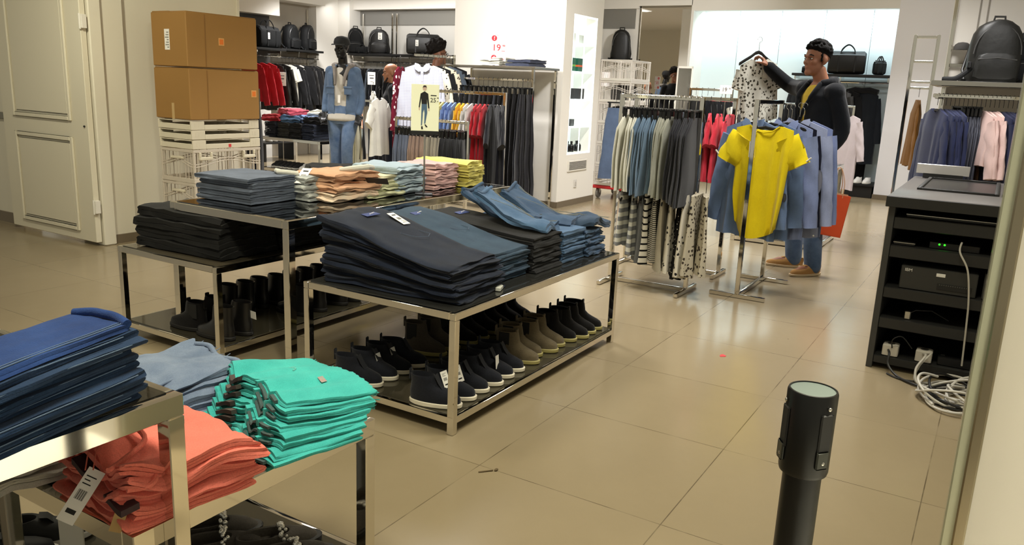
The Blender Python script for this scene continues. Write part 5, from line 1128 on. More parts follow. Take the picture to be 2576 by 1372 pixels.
IT = [('jacket', jk(k, .42, .62), [BK, LJ, SLT, NB][k % 4], ['black jacket', 'black leather jacket', 'slate jacket', 'midnight jacket'][k % 4], 0) for k in range(14)]
rail(IT, 'under the long back shelf', 'garments under the long back shelf', 11.2, 10.15, 8.2, 1.662, jit=.1, rz=.3)
# heaped table at the far left
GU = 'folded and heaped garments on the far left table'
for k, (yy, mt, ds) in enumerate(((8.98, NAVY, 'dark navy jeans'), (8.72, CHAR, 'charcoal jeans'), (8.48, BLK, 'black jeans'), (8.24, INDIGO, 'indigo jeans'))):
    stack('jeans', 'jeans', ds, 'on the far left table', GU, (8.10, yy, .5025), 0, 5, .52, .22, 2, .021, mt, 601+k*10, .008, .015, nv=6, jit=.006)
for k, (loc, rz, mt, ds, L) in enumerate((((8.10, 8.98, .715), .2, cloth('rust_red', (166, 40, 46), .2), 'rust red sweater heaped', .40), ((8.22, 8.85, .80), -.3, cloth('rose_pink', (214, 92, 110), .2), 'rose pink sweater heaped', .36), ((8.14, 8.62, .715), .3, LBL, 'blue denim shirt heaped', .4), ((8.2, 8.42, .72), -.2, cloth('denim_pale', (120, 144, 186), .2), 'pale denim heaped', .36), ((8.16, 8.22, .715), .1, BK, 'black sweater heaped', .4), ((8.36, 8.3, .80), .3, WHT, 'white shirt heaped', .3), ((8.4, 9.0, .80), .1, PG, 'grey sweater heaped', .3))):
    folded('sweater', ds+' on the far left jeans table', fold_mesh('sweater', L, .30, 4, .024, mt, 650+k, 8, .02, .03), loc, rz, 'sweater', GU)
hung('jeans', (PTS, dict(w=.20, ln=.92, seed=2, wb=.30, b=.05)), NAVY, 'dark navy jeans hanging beside the brown boxes', (6.4, 7.3, 1.20), radians(40), 'jeans', 'garments beside the brown boxes', False, True, 'black hanger holding the dark navy jeans')
rail_rack('clothes_rack', 'plain chrome rail behind the brown boxes with navy jeans', 'y', 6.4, 7.25, 7.9, 1.20)
tag(link('hanging_top', top_mesh('hanging_top', RD, .30, .40, .14, seed=3), None, (9.05, 8.35, 1.22), (0, 0, .8)), 'small red top hanging left of the mannequin', 'top'); hanger(False, 'black hanger holding the small red top', (9.05, 8.35, 1.22), .8, 'single hangers')
rail_rack('clothes_rack', 'small chrome rail with the red top near the far left table', 'x', 8.35, 8.95, 9.25, 1.22)
# niche coats
GN = 'garments under the niche shelf'
COATB = cloth('coat_black', (26, 30, 36), .25)
hung('coat', (T, dict(w=.48, ln=1.02, sl=.62, b=.07, seed=3, wave=.012, spread=.12, flare=1.15)), COATB, 'long black coat with high collar under the small niche bag', (12.58, 1.83, 1.60), radians(75), 'coat', GN, False, False, 'black hanger holding the long black coat')
part('fur_collar', MB().tube([(-.22, 0, -.13), (-.1, .02, -.10), (0, .03, -.11), (.1, .02, -.10), (.22, 0, -.13)], .04, 10), BK, [o for o in COL.objects if o.name.startswith('coat')][-1])
hung('trousers', tr(3, .26, .58), BK, 'slim black trousers below the long black coat', (12.66, 1.80, .80), radians(80), 'trousers', GN, False, True, 'black clip hanger below the long black coat')
hung('shirt', (T, dict(w=.40, ln=.98, sl=.5, seed=5, b=.04, wave=.014)), cloth('blush_white', (214, 202, 206), .1), 'blush white shirt hanging between man and long coat', (11.6, 1.82, 1.27), radians(60), 'shirt', GN, False, False, 'black hanger holding the blush white shirt')
rail_rack('clothes_rack', 'chrome rail behind man holding blush white shirt and dark tops', 'y', 11.6, 1.75, 2.9, 1.28)
IT = [('jacket', jk(k, .42, .7), [BK, COATB, LJ][k % 3], ['black jacket', 'blue black jacket', 'black leather jacket'][k % 3], 0) for k in range(7)]
rail(IT, 'in the niche behind the man', GN, 12.6, 2.72, 2.0, 1.602, jit=.1, rz=1.2)
rail_rack('clothes_rack', 'chrome rail of black jackets in front of the bright niche', 'y', 9.9, 2.9, 3.45, 1.42)
VAR = cloth('varsity_black', (24, 25, 28), .2)
o = hung('jacket', jk(8, .42, .62), VAR, 'black varsity jacket with white sleeves behind the coral tops', (9.86, 3.02, 1.422), radians(60), 'jacket', 'garments before the bright niche', False, False, 'black hanger holding the varsity jacket')
part('white_sleeve', MB().tube([(-.20, 0, -.22), (-.25, 0, -.38), (-.30, .0, -.6)], [.075, .07, .055], 10), WHT, o); part('collar_trim', MB().tube([(-.08, -.03, -.12), (0, -.05, -.17), (.08, -.03, -.12)], .008, 6), WHT, o)
IT = [('jacket', jk(k, .4, .62), [BK, NB][k % 2], ['black jacket', 'midnight jacket'][k % 2], 0) for k in range(4)]
rail(IT, 'before the bright niche', 'garments before the bright niche', 9.9, 3.4, 3.1, 1.422, jit=.1, rz=.8)
# right gondola
NBZ = cloth('navy_blazer', (40, 46, 78), .2); GTR = banded('grey_pinstripe', (100, 102, 112), (70, 72, 82), 60, .6, 0); BLUSH = cloth('blush_cotton', (228, 196, 188), .1); BRN = cloth('brown_chino', (110, 84, 66), .2); NV2 = cloth('navy_chino', (36, 40, 70), .2)
IT = [('blazer', (T, dict(w=.46, ln=.70, sl=.58, b=.036, seed=k, spread=.12)), NBZ, 'navy blazer', 0) for k in range(5)]+[('trousers', tr(k, .24, .80), GTR, 'grey pinstripe trousers', 1) for k in range(5)]+[('shirt', (T, dict(w=.40, ln=.42, sl=.42, b=.026, seed=k, spread=.3)), BLUSH, 'blush pink shirt', 0) for k in range(4)]+[('blazer', (T, dict(w=.46, ln=.76, sl=.6, b=.036, seed=k, spread=.12)), NV2, 'dark navy jacket', 0) for k in range(5)]
rail(IT, 'on the gondola rail', 'garments on the gondola rail', 7.335, .515, -.06, 1.43, jit=.06, rz=.5)
for k in range(2): hung('trousers', tr(k, .22, .5), BRN, ['left', 'right'][k]+' brown trousers below the blush pink shirts', (7.40, .19-.05*k, 1.08), .5, 'trousers', 'garments on the gondola rail', False, True, ['left', 'right'][k]+' clip hanger with brown trousers')
rail_rack('clothes_rack', 'low chrome rail with brown trousers below the gondola rail', 'y', 7.40, -.3, .2, 1.08, .1)
hung('jacket', (T, dict(w=.42, ln=.66, sl=.60, b=.05, seed=2, spread=.25)), cloth('tan_brown', (134, 92, 40), .2), 'tan brown jacket hanging in the ladder side frame', (9.30, .815, 1.50), radians(10), 'jacket', 'garments in the side frame', False, False, 'black hanger holding the tan brown jacket')
# clothes on the dark table behind the man
stack('jeans', 'jeans', 'pale blue jeans', 'on the dark table behind the man', 'folded garments behind the man', (7.85, 1.65, .7425), 0, 3, .36, .3, 2, .02, JB, 701, .006, .015, nv=6)
folded('sweater', 'black sweater on the corner of dark table behind man', fold_mesh('sweater', .3, .3, 3, .02, BK, 705, 8, .01, .02), (8.0, 1.48, .865), .3, 'sweater', 'folded garments behind the man')
for k, yy in enumerate((1.5, 1.8)): stack('top', 'top', ['white', 'grey'][k]+' tops', 'on dark table base behind the man', 'folded garments behind the man', (7.75, yy, .0545), 0, 3, .4, .26, 2, .022, [WHT, PG][k], 710+k*5, .006, .015, nv=6)
# ------------------------------------------------------------------ signs
def sign_rz(x, y): return math.atan2(y, x)-pi/2
SGP = plain('sign_pale', (250, 252, 222), .6)
def board(label, loc, rz, w, h, pole, mat=WHITEP, group=None, base=True):
    t = thing('price_sign', label, 'sign', loc, rz, group)
    part('board', MB().rbox(-w/2, w/2, -.003, .003, pole, pole+h, .001), mat, t)
    if pole > .01:
        part('pole', MB().tube([(0, .004, .006), (0, .004, pole+.01)], .0055, 8), STEEL, t)
        if base: part('base', MB().rbox(-.05, .05, -.03, .04, 0, .006, .002), DARKMET, t)
    return t
def flat(name, polys, mat, parent, y=-.0045):
    m = MB()
    for p in polys: m.loft([[(a, y, b) for a, b in p], [(a, y+.0012, b) for a, b in p]])
    return part(name, m, mat, parent, smooth=0)
def disc(cx, cz, r, n=24): return [(cx+r*cos(2*pi*k/n), cz+r*sin(2*pi*k/n)) for k in range(n)]
s = board('pale green price sign with a printed figure on the tall table', (3.655, 2.80, .7225), sign_rz(3.65, 2.8), .155, .262, .355, SGP)
part('clip', MB().rbox(-.078, .078, -.006, .006, .338, .36, .002), DARKMET, s)
z0 = .36
flat('printed_top', [[(-.026, z0+.205), (-.004, z0+.218), (.016, z0+.205), (.024, z0+.125), (.017, z0+.125), (.010, z0+.175), (.010, z0+.148), (-.020, z0+.148), (-.022, z0+.178), (-.030, z0+.128), (-.036, z0+.13)]], INK, s)
flat('printed_jeans', [[(-.020, z0+.148), (.010, z0+.148), (.012, z0+.10), (.002, z0+.04), (-.004, z0+.04), (-.003, z0+.10), (-.006, z0+.12), (-.012, z0+.10), (-.016, z0+.03), (-.022, z0+.03), (-.021, z0+.10)]], plain('print_denim', (76, 104, 132), .7), s)
flat('printed_shoes', [[(-.021, z0+.024), (-.013, z0+.026), (-.010, z0+.010), (-.020, z0+.008)], [(-.003, z0+.036), (.004, z0+.036), (.016, z0+.022), (.006, z0+.02)]], INK, s)
flat('printed_face', [disc(-.004, z0+.232, .011), [(.018, z0+.125), (.024, z0+.125), (.024, z0+.112), (.018, z0+.112)], [(-.036, z0+.13), (-.030, z0+.128), (-.030, z0+.114), (-.035, z0+.114)]], plain('print_skin', (206, 178, 160), .7), s)
flat('printed_hair', [[(-.016, z0+.236), (-.010, z0+.25), (.004, z0+.25), (.008, z0+.236), (.002, z0+.241), (-.010, z0+.24)]], plain('print_hair', (50, 32, 28), .7), s, -.0050)
text('lettering', '25', .034, INK, s, (.044, -.0045, z0+.17), (pi/2, 0, 0), .0003)
flat('small_print', [[(.03, z0+.194), (.062, z0+.194), (.062, z0+.199), (.03, z0+.199)], [(.066, z0+.182), (.074, z0+.182), (.074, z0+.186), (.066, z0+.186)], [(.067, z0+.163), (.071, z0+.163), (.071, z0+.167), (.067, z0+.167)]], INK, s)
def offer(label, loc, rz, w, h, pole, num, cents='99', group=None):
    s = board(label, loc, rz, w, h, pole, plain('sign_white', (214, 206, 204), .7), group); z = pole
    flat('red_disc', [disc(-w*.22, z+h*.86, w*.16), disc(-w*.22, z+h*.13, w*.16)], REDINK, s)
    flat('exclamation_mark', [[(c[0]-w*.03+q*w*.05, c[1]+a*w) for a, q in ((.10, .6), (.10, 1.4), (-.02, .9), (-.02, .3))] for c in ((-w*.22, z+h*.86), (-w*.22, z+h*.13))] + [disc(-w*.215, z+h*.86-w*.07, w*.025, 10), disc(-w*.215, z+h*.13-w*.07, w*.025, 10)], WHITEP, s, -.0055)
    text('lettering', num, w*.52, REDINK, s, (-w*.08, -.0045, z+h*.50), (pi/2, 0, 0), .0003)
    text('lettering', cents, w*.16, REDINK, s, (w*.35, -.0045, z+h*.58), (pi/2, 0, 0), .0003)
    flat('small_print', [[(w*.22, z+h*.38), (w*.42, z+h*.38), (w*.42, z+h*.40), (w*.22, z+h*.40)], [(w*.1, z+h*.08), (w*.42, z+h*.08), (w*.42, z+h*.095), (w*.1, z+h*.095)], [(-w*.1, z+h*.965), (w*.05, z+h*.965), (w*.05, z+h*.975), (-w*.1, z+h*.975)]], plain('print_rose', (220, 120, 124), .7), s)
    return s
offer('white price sign with red 19 on the pillar rack', (7.62, 4.86, 1.5565), sign_rz(7.6, 4.85), .185, .28, .05, '19')
offer('white price sign reading 15 facing the mirror', (11.3, 5.27, 0), sign_rz(11.3, 5.27)+pi, .13, .21, 1.40, '15')
s = board('small white 19 sign before the bright niche', (9.6, 2.90, 0), sign_rz(9.6, 2.9), .145, .10, 1.36, WHITEP)
text('lettering', '19', .062, plain('print_grey', (96, 96, 100), .7), s, (-.018, -.0045, 1.41), (pi/2, 0, 0), .0003); text('lettering', '95', .022, plain('print_grey', (96, 96, 100), .7), s, (.042, -.0045, 1.425), (pi/2, 0, 0), .0003)
for lab, loc, h in (('white price card hanging among the red and leather jackets', (9.25, 9.95, 0), 1.20), ('white price card before the back jackets by the mannequin', (10.7, 9.35, 0), 1.27)):
    s = board(lab, loc, sign_rz(loc[0], loc[1]), .13, .21, h, WHITEP)
    flat('small_print', [[(-.04, h+.15), (.04, h+.15), (.04, h+.162), (-.04, h+.162)], [(-.03, h+.10), (.035, h+.10), (.035, h+.12), (-.03, h+.12)], [(-.02, h+.05), (.02, h+.05), (.02, h+.056), (-.02, h+.056)]], plain('print_grey', (96, 96, 100), .7), s)

# ------------------------------------------------------------------ bags
BAGL = plain('bag_leather', (22, 22, 22), .42, spec=.35, bump=.3, bscale=22); BAGN = plain('bag_nylon', (18, 19, 20), .7, spec=.2, bump=.3, bscale=18); ZIP = plain('zip_grey', (92, 92, 92), .35, .7)
def sq(th, a, b, p): c, s_ = cos(th), sin(th); return (a*(abs(c)**p)*(1 if c > 0 else -1), b*(abs(s_)**p)*(1 if s_ > 0 else -1))
def backpack(label, loc, rz, w=.30, d=.16, h=.44, mat=BAGN, pocket=True, group=None):
    t = thing('backpack', label, 'backpack', loc, rz, group); R = []
    for z, k in ((0, .90), (.02, .98), (h*.3, 1.0), (h*.6, .98), (h*.78, .90), (h*.90, .72), (h*.97, .46), (h, .2)):
        R.append([(*sq(2*pi*q/28, w/2*k, d/2*(.6+.4*k), .65), z+.006*N(q, z*9, w)) for q in range(28)])
    part('body', MB().loft(R), mat, t)
    if pocket:
        R = [[(sq(2*pi*q/24, w*.40*k, .035*(.5+.5*k), .6)[0], -d/2-.005+sq(2*pi*q/24, w*.4*k, .035*(.5+.5*k), .6)[1], z) for q in range(24)] for z, k in ((h*.05, .8), (h*.08, 1), (h*.32, 1), (h*.42, .9), (h*.46, .6))]
        part('front_pocket', MB().loft(R), mat, t); part('zip', MB().tube([(-w*.36, -d/2-.03, h*.36), (0, -d/2-.043, h*.385), (w*.36, -d/2-.03, h*.36)], .004, 6), ZIP, t)
    part('zip', MB().tube([(w*.44*cos(a), -d*.42, h*.45+h*.46*sin(a)) for a in [radians(q) for q in range(0, 181, 15)]], .004, 6), ZIP, t)
    part('handle', MB().tube([(-.04, .02, h-.02), (-.035, .02, h+.03), (.035, .02, h+.03), (.04, .02, h-.02)], .009, 8), mat, t)
    for s_ in (-1, 1): part('strap', MB().tube([(s_*w*.25, d*.42, h*.9), (s_*w*.42, d*.6, h*.6), (s_*w*.52, d*.4, h*.2), (s_*w*.5, 0, .012), (s_*w*.62, -d*.3, .012)], .012, 8), mat, t)
    return t
def duffel(label, loc, rz, w=.46, d=.22, h=.27, mat=BAGL, group=None, tagged=False):
    t = thing('duffel_bag', label, 'bag', loc, rz, group); R = []
    for x, k in ((-w/2, .82), (-w/2+.02, .96), (-w*.2, 1), (w*.2, 1), (w/2-.02, .96), (w/2, .82)):
        R.append([(x, sq(2*pi*q/28, d/2*k, h/2*k, .55)[0]*(1-.25*(sin(2*pi*q/28) > .5)), h/2+sq(2*pi*q/28, d/2*k, h/2*k, .55)[1]) for q in range(28)])
    part('body', MB().loft(R), mat, t)
    for y in (-d*.36, d*.36): part('handle', MB().tube(smooth_path([(-w*.2, y, h*.75), (-w*.16, y*.8, h*1.08), (0, y*.6, h*1.28), (w*.16, y*.8, h*1.08), (w*.2, y, h*.75)], 5), .008, 8), mat, t)
    part('zip', MB().tube([(-w*.44, 0, h*.995), (w*.44, 0, h*.995)], .005, 6), ZIP, t)
    for x in (-w*.22, w*.22): part('strap', MB().rbox(x-.012, x+.012, -d/2-.004, -d/2+.004, h*.08, h*.8, .002), mat, t)
    if tagged: price_tag(t, TRS(-w*.18, -d/2-.008, h*.55, 0, pi/2), .05, .10)
    return t
GBG = 'black bags on the wall shelves'
duffel('square black tote bag with white tag on left wall shelf', (9.36, 10.38, 1.781), radians(10), .50, .2, .34, BAGN, GBG, True)
backpack('left of the two black backpacks on the left wall shelf', (10.02, 10.54, 1.801), radians(15), .36, .18, .40, BAGN, True, GBG)
backpack('right black backpack beside the column on left wall shelf', (10.40, 10.54, 1.801), radians(25), .38, .18, .42, BAGN, True, GBG)
b = backpack('shiny black backpack with white tag on long back shelf', (11.25, 9.66, 1.801), radians(-50), .36, .18, .42, BAGL, True, GBG); price_tag(b, TRS(.02, -.10, .30, 0, radians(78)), .07, .12)
backpack('black backpack on back shelf behind the mannequin head', (11.22, 10.18, 1.801), radians(-50), .28, .18, .44, BAGN, True, GBG)
duffel('small black pouch on back shelf beside the mannequin', (11.22, 10.02, 1.801), radians(-60), .22, .14, .12, BAGN, GBG)
duffel('wide black duffel bag behind the curly haired head on back shelf', (11.25, 8.68, 1.801), radians(-55), .56, .24, .34, BAGL, GBG, True)
backpack('black drawstring bag on the shelf above white crates', (12.18, 5.44, 1.831), radians(-70), .30, .18, .46, BAGL, False, GBG)
duffel('shiny black duffel bag on the niche shelf behind the man', (12.62, 2.10, 1.711), radians(-82), .50, .24, .32, BAGL, GBG)
duffel('small black crossbody bag at right end of niche shelf', (12.62, 1.66, 1.711), radians(-60), .16, .10, .20, BAGL, GBG)
duffel('small black pouch left of the man on niche shelf', (12.62, 2.62, 1.711), radians(-80), .18, .12, .10, BAGN, GBG)
BP = backpack('large black nylon backpack on the chrome gondola shelf', (7.50, .17, 1.531), radians(-78), .37, .22, .47, plain('bag_sheen', (20, 20, 18), .5, spec=.4, bump=.6, bscale=16), True, GBG)
part('strap', MB().tube(smooth_path([(-.17, -.10, .10), (-.22, -.14, .05), (-.28, -.16, .015), (-.36, -.14, .012)], 5), [.02]*15+[.016], 10), BAGN, BP)
part('buckle', MB().rbox(-.20, -.17, -.15, -.12, .10, .15, .006), BLACKP, BP)
backpack('second black backpack at the right edge of gondola shelf', (7.70, -.10, 1.531), radians(-80), .34, .18, .42, BAGN, True, GBG)
def small(nm, label, cat, loc, rz, mb, mat, pn='body', group=None):
    t = thing(nm, label, cat, loc, rz, group); part(pn, mb, mat, t); return t
for k, (yy, z) in enumerate(((.40, 0), (.40, .013), (.40, .026))): folded('shirt', ['lowest', 'middle', 'topmost'][k]+' white folded shirt behind the gondola backpack', fold_mesh('shirt', .20, .22, 2, .006, WHT, 720+k, 6, .003, .01), (7.62, yy, 1.532+z), radians(-90), 'shirt', 'folded shirts on the gondola')
for k, x in enumerate((7.80, 7.82)):
    h = thing('cap', ['left', 'right'][k]+' dark cap hanging on the gondola picture rail', 'cap', (7.86, .42-.12*k, 1.80), radians(190), 'caps on the gondola')
    part('crown', MB().loft([[(.06*cos(a)*s_, .065*sin(a)*s_, z) for a in [q*pi/9 for q in range(18)]] for z, s_ in ((0, 1), (.02, .98), (.04, .86), (.055, .55), (.06, .1))]), plain('hat_grey', (58, 56, 54), .85), h)
    part('brim', MB().loft([[(.05+.07*u*cos(a), .06*sin(a), -.004*u) for u in (0, .5, 1)] for a in [radians(q) for q in range(-80, 81, 20)]], cap=False, closed=False), plain('hat_grey', (58, 56, 54), .85), h)

# ------------------------------------------------------------------ figures
def fuse(mb, voxel, it=4):
    me = bpy.data.meshes.new('tmp'); me.from_pydata(mb.v, [], mb.f)
    bm = bmesh.new(); bm.from_mesh(me); bmesh.ops.recalc_face_normals(bm, faces=bm.faces); bm.to_mesh(me); bm.free()
    o = bpy.data.objects.new('tmp', me); COL.objects.link(o)
    r = o.modifiers.new('r', 'REMESH'); r.mode = 'VOXEL'; r.voxel_size = voxel
    s_ = o.modifiers.new('s', 'SMOOTH'); s_.iterations = it; s_.factor = .5
    dg = bpy.context.evaluated_depsgraph_get(); out = bpy.data.meshes.new_from_object(o.evaluated_get(dg))
    bpy.data.objects.remove(o); bpy.data.meshes.remove(me)
    out.polygons.foreach_set('use_smooth', [True]*len(out.polygons)); return out
def fused(name, mb, voxel, mat, parent, it=4, label=None):
    me = fuse(mb, voxel, it); me.materials.clear(); me.materials.append(mat); me.name = name
    o = link(name, me, parent)
    if label: o['label'] = label
    return o
def V3(*a): return Vector(a)
def limb(mb, pts, rad, n=14):
    P = smooth_path(pts, 6); k = len(P); R = []
    for i in range(k):
        f = i/(k-1)*(len(rad)-1); a = int(min(f, len(rad)-2)); R.append(rad[a]+(rad[a+1]-rad[a])*(f-a))
    mb.tube(P, R, n); mb.ball(P[0], R[0]*.98, n, 8); mb.ball(P[-1], R[-1]*.98, n, 8)
def torso(mb, pel, nek, rows, n=24, tw=0):
    R = []
    for z, rx, ry in rows:
        f = max(0, min(1.2, (z-pel[2])/(nek[2]-pel[2]))); cx, cy = pel[0]+(nek[0]-pel[0])*f, pel[1]+(nek[1]-pel[1])*f
        a = tw*f
        ring = []
        for q in range(n):
            x, y = sq(2*pi*q/n, rx, ry, .85); ring.append((cx+x*cos(a)-y*sin(a), cy+x*sin(a)+y*cos(a), z))
        R.append(ring)
    mb.loft(R)
def hand(mb, wrist, d, nrm, curl, right=True, k=1.0):
    """palm with four curled fingers and a thumb; d points along the hand, nrm out of the palm"""
    d = Vector(d).normalized(); nrm = (Vector(nrm)-d*Vector(nrm).dot(d)).normalized(); side = d.cross(nrm)*(1 if right else -1); w = Vector(wrist)
    rows = []
    for u, hw, th in ((-.01, .026, .019), (.02, .034, .017), (.055, .040, .015), (.085, .040, .013)):
        c = w+d*u*k; rows.append([tuple(c+side*hw*k*cos(a)+nrm*th*k*sin(a)) for a in [q*pi/8 for q in range(16)]])
    mb.loft(rows)
    for i, (off, ln, c0) in enumerate(((.031, .072, 0), (.011, .080, .1), (-.010, .074, .15), (-.030, .058, .25))):
        p = w+d*.083*k+side*off*k; a = curl*(.45)+c0*.2; pts = [p-d*.01]; seg = [ln*.45, ln*.32, ln*.25]
        for s_ in seg:
            p = p+(d*cos(a)+nrm*sin(a))*s_*k; pts.append(p); a += curl*.75
        mb.tube(pts, [.0100*k, .0095*k, .0085*k, .007*k], 8); mb.ball(pts[-1], .007*k, 8, 6)
    p = w+d*.02*k+side*.030*k; q = p+(side*.6+d*.6+nrm*.35).normalized()*.036*k; r = q+(d*.85+nrm*(.3+.5*curl)-side*.15*curl).normalized()*.030*k; t_ = r+(d*.8+nrm*.7*curl-side*.3*curl).normalized()*.024*k
    mb.tube([p, q, r, t_], [.013*k, .0115*k, .010*k, .0075*k], 8); mb.ball(t_, .0075*k, 8, 6)
def head(mb, c, yaw=0, pitch=0, k=1.0, ears=True):
    M = Matrix.Translation(c) @ Matrix.Rotation(yaw, 4, 'Z') @ Matrix.Rotation(pitch, 4, 'Y') @ Matrix.Scale(k, 4)
    mb.ball((-.012, 0, .042), (.096, .077, .084), 28, 18, M)
    mb.ball((.022, 0, -.035), (.070, .060, .078), 24, 14, M); mb.ball((.072, 0, -.086), (.026, .030, .026), 14, 10, M)
    mb.loft([[( .082, -.004, .035), (.082, .004, .035), (.074, .006, .03), (.074, -.006, .03)], [(.100, -.007, .005), (.100, .007, .005), (.076, .012, .005), (.076, -.012, .005)], [(.118, -.010, -.014), (.118, .010, -.014), (.078, .019, -.014), (.078, -.019, -.014)], [(.106, -.012, -.024), (.106, .012, -.024), (.078, .017, -.026), (.078, -.017, -.026)]], M=M)
    mb.tube([(.074, -.045, .030), (.085, -.022, .036), (.086, 0, .032), (.085, .022, .036), (.074, .045, .030)], .010, 8, M)
    mb.ball((.086, 0, -.045), (.012, .024, .007), 12, 8, M); mb.ball((.084, 0, -.056), (.012, .021, .008), 12, 8, M)
    for s_ in (-1, 1):
        mb.ball((.055, s_*.042, -.012), (.030, .022, .026), 12, 8, M)
        if ears:
            mb.ball((-.012, s_*.080, .004), (.022, .010, .033), 14, 10, M); mb.ball((-.006, s_*.078, -.022), (.012, .008, .014), 10, 8, M)
    return M
def face_parts(parent, M, brow=(26, 20, 18)):
    m = MB(); p = MB(); b = MB()
    for s_ in (-1, 1):
        m.ball((.0765, s_*.031, .013), (.010, .013, .0062), 14, 10, M); p.ball((.0850, s_*.031, .013), (.0028, .0058, .0056), 10, 8, M)
        b.tube([(.088, s_*.015, .037), (.087, s_*.034, .042), (.072, s_*.052, .034)], [.005, .0055, .003], 8, M)
    part('eye', m, plain('eye_white', (196, 186, 176), .4), parent); part('pupil', p, plain('eye_dark', (24, 16, 12), .2), parent); part('eyebrow', b, plain('brow_%d' % brow[0], brow, .9), parent)
def hair_shell(mb, M, h=.020, fringe=.045, curl=.0, seed=1):
    R = []; n = 36
    for i in range(13):
        ph = pi*i/12*.62
        ring = []
        for q in range(n):
            th = 2*pi*q/n; fr = cos(th)
            ext = ph*(.84-.24*fr); e = max(0, (i-6)/6); bmp = h*(1-e*.95)+curl*(.5+N(cos(th)*5+seed, sin(th)*5, ph*5))*(1-e)+.0015
            r = (.096+bmp, .077+bmp, .084+bmp); ring.append((-.014+r[0]*sin(ext)*cos(th), r[1]*sin(ext)*sin(th), .044+r[2]*cos(ext)))
        R.append(ring)
    R.append([(x*.9-.001, y*.9, z+.006) for x, y, z in R[-1]])
    mb.loft(R, M=M)
def shoe_fig(parent, pos, ang, mats, L=.29, kind='sneaker'):
    P = shoe_parts(kind, mats[0], mats[1], L, .098, .12); M = Matrix.Translation(pos) @ Matrix.Rotation(ang, 4, 'Z') @ Matrix.Translation((-L*.28, 0, 0))
    s_ = None
    for k in ('upper', 'sole', 'lace', 'tongue'):
        me = P[k]; me.transform(M)
        if k == 'upper': s_ = link('shoe', me, parent)
        else: link(k, me, s_)
def figure(name, label, cat, loc, rz, J, skin, hd=(0, 0), feet=True, curl=(.5, .5), hk=1.0, hands=True, ears=True, vox=.0065, handdir=None):
    t = thing(name, label, cat, loc, rz); mb = MB()
    pel, nek = J['pelvis'], J['neck']
    torso(mb, pel, nek, [(pel[2]-.09, .10, .155), (pel[2], .11, .168), (pel[2]+.16, .092, .142), (pel[2]+.34, .108, .160), (nek[2]-.09, .095, .165), (nek[2]-.03, .07, .12), (nek[2]+.02, .056, .064)], tw=J.get('twist', 0))
    mb.tube([V3(*nek)+V3(0, 0, -.05), V3(*nek)+V3(.005, 0, .03), V3(*J['head'])+V3(-.02, 0, -.06)], [.066, .055, .053], 14)
    for s_ in 'lr':
        limb(mb, [V3(*J['sh'+s_]), V3(*J['el'+s_]), V3(*J['wr'+s_])], [.056, .048, .041, .036, .026])
        limb(mb, [V3(*J['hip'+s_]), V3(*J['kn'+s_]), V3(*J['an'+s_])], [.088, .074, .058, .056, .042])
        mb.ball(J['sh'+s_], .062, 14, 10)
        f = J['an'+s_]; a = J.get('ft'+s_, 0); M = Matrix.Translation((f[0], f[1], 0)) @ Matrix.Rotation(a, 4, 'Z')
        mb.loft([foot_ring(z, -.06+dx, .19-dx*1.6, .075-dx*.5) for z, dx in ((.012, .01), (.03, .0), (.05, .012), (.075, .045))], M=M)
        if hands:
            d = (V3(*J['wr'+s_])-V3(*J['el'+s_])).normalized(); hd_, hn = (J.get('hd'+s_, d), J.get('hn'+s_, (1, 0, 0) if abs(d.x) < .8 else (0, 0, -1)))
            hand(mb, J['wr'+s_], hd_, hn, curl[0 if s_ == 'l' else 1], s_ == 'r')
    M = head(mb, Vector(J['head']), hd[0], hd[1], hk, ears)
    b = fused('body', mb, vox, skin, t, 3)
    return t, M
def sleeve(mb, J, s_, k=1.0, upto=1.0, r=(.074, .066, .058, .054, .047)):
    e, w = V3(*J['el'+s_]), V3(*J['wr'+s_]); limb(mb, [V3(*J['sh'+s_]), e, e+(w-e)*upto], [q*k for q in r])
def jacket_mesh(J, z0, infl=.028, upto=.93, flare=0, k=1.0):
    mb = MB(); pel, nek = J['pelvis'], J['neck']; i = infl
    torso(mb, pel, nek, [(z0, .112+i+flare, .165+i+flare), (z0+.03, .115+i+flare, .170+i+flare), (pel[2]+.16, .100+i, .152+i), (pel[2]+.34, .112+i, .166+i), (nek[2]-.09, .098+i*.8, .172+i*.5), (nek[2]-.02, .075+i*.6, .125+i*.4), (nek[2]+.03, .062+i*.5, .072+i*.5)], tw=J.get('twist', 0))
    for s_ in 'lr': sleeve(mb, J, s_, k, upto); mb.ball(J['sh'+s_], .075*k, 14, 10)
    return mb
def trousers_fig(J, infl=.018, low=.05, slim=1.0):
    mb = MB(); pel, nek = J['pelvis'], J['neck']
    torso(mb, pel, nek, [(pel[2]-.12, .10+infl, .160+infl), (pel[2], .114+infl, .172+infl), (pel[2]+.10, .10+infl, .155+infl)])
    for s_ in 'lr':
        a, kx = V3(*J['an'+s_]), V3(*J['kn'+s_]); d = (a-kx).normalized()
        limb(mb, [V3(*J['hip'+s_]), kx, a+d*(.02)], [(.096+infl*.6), .086*slim+infl*.5, .066*slim+infl*.5, .064*slim+infl*.4, .056*slim+infl*.4])
    return mb
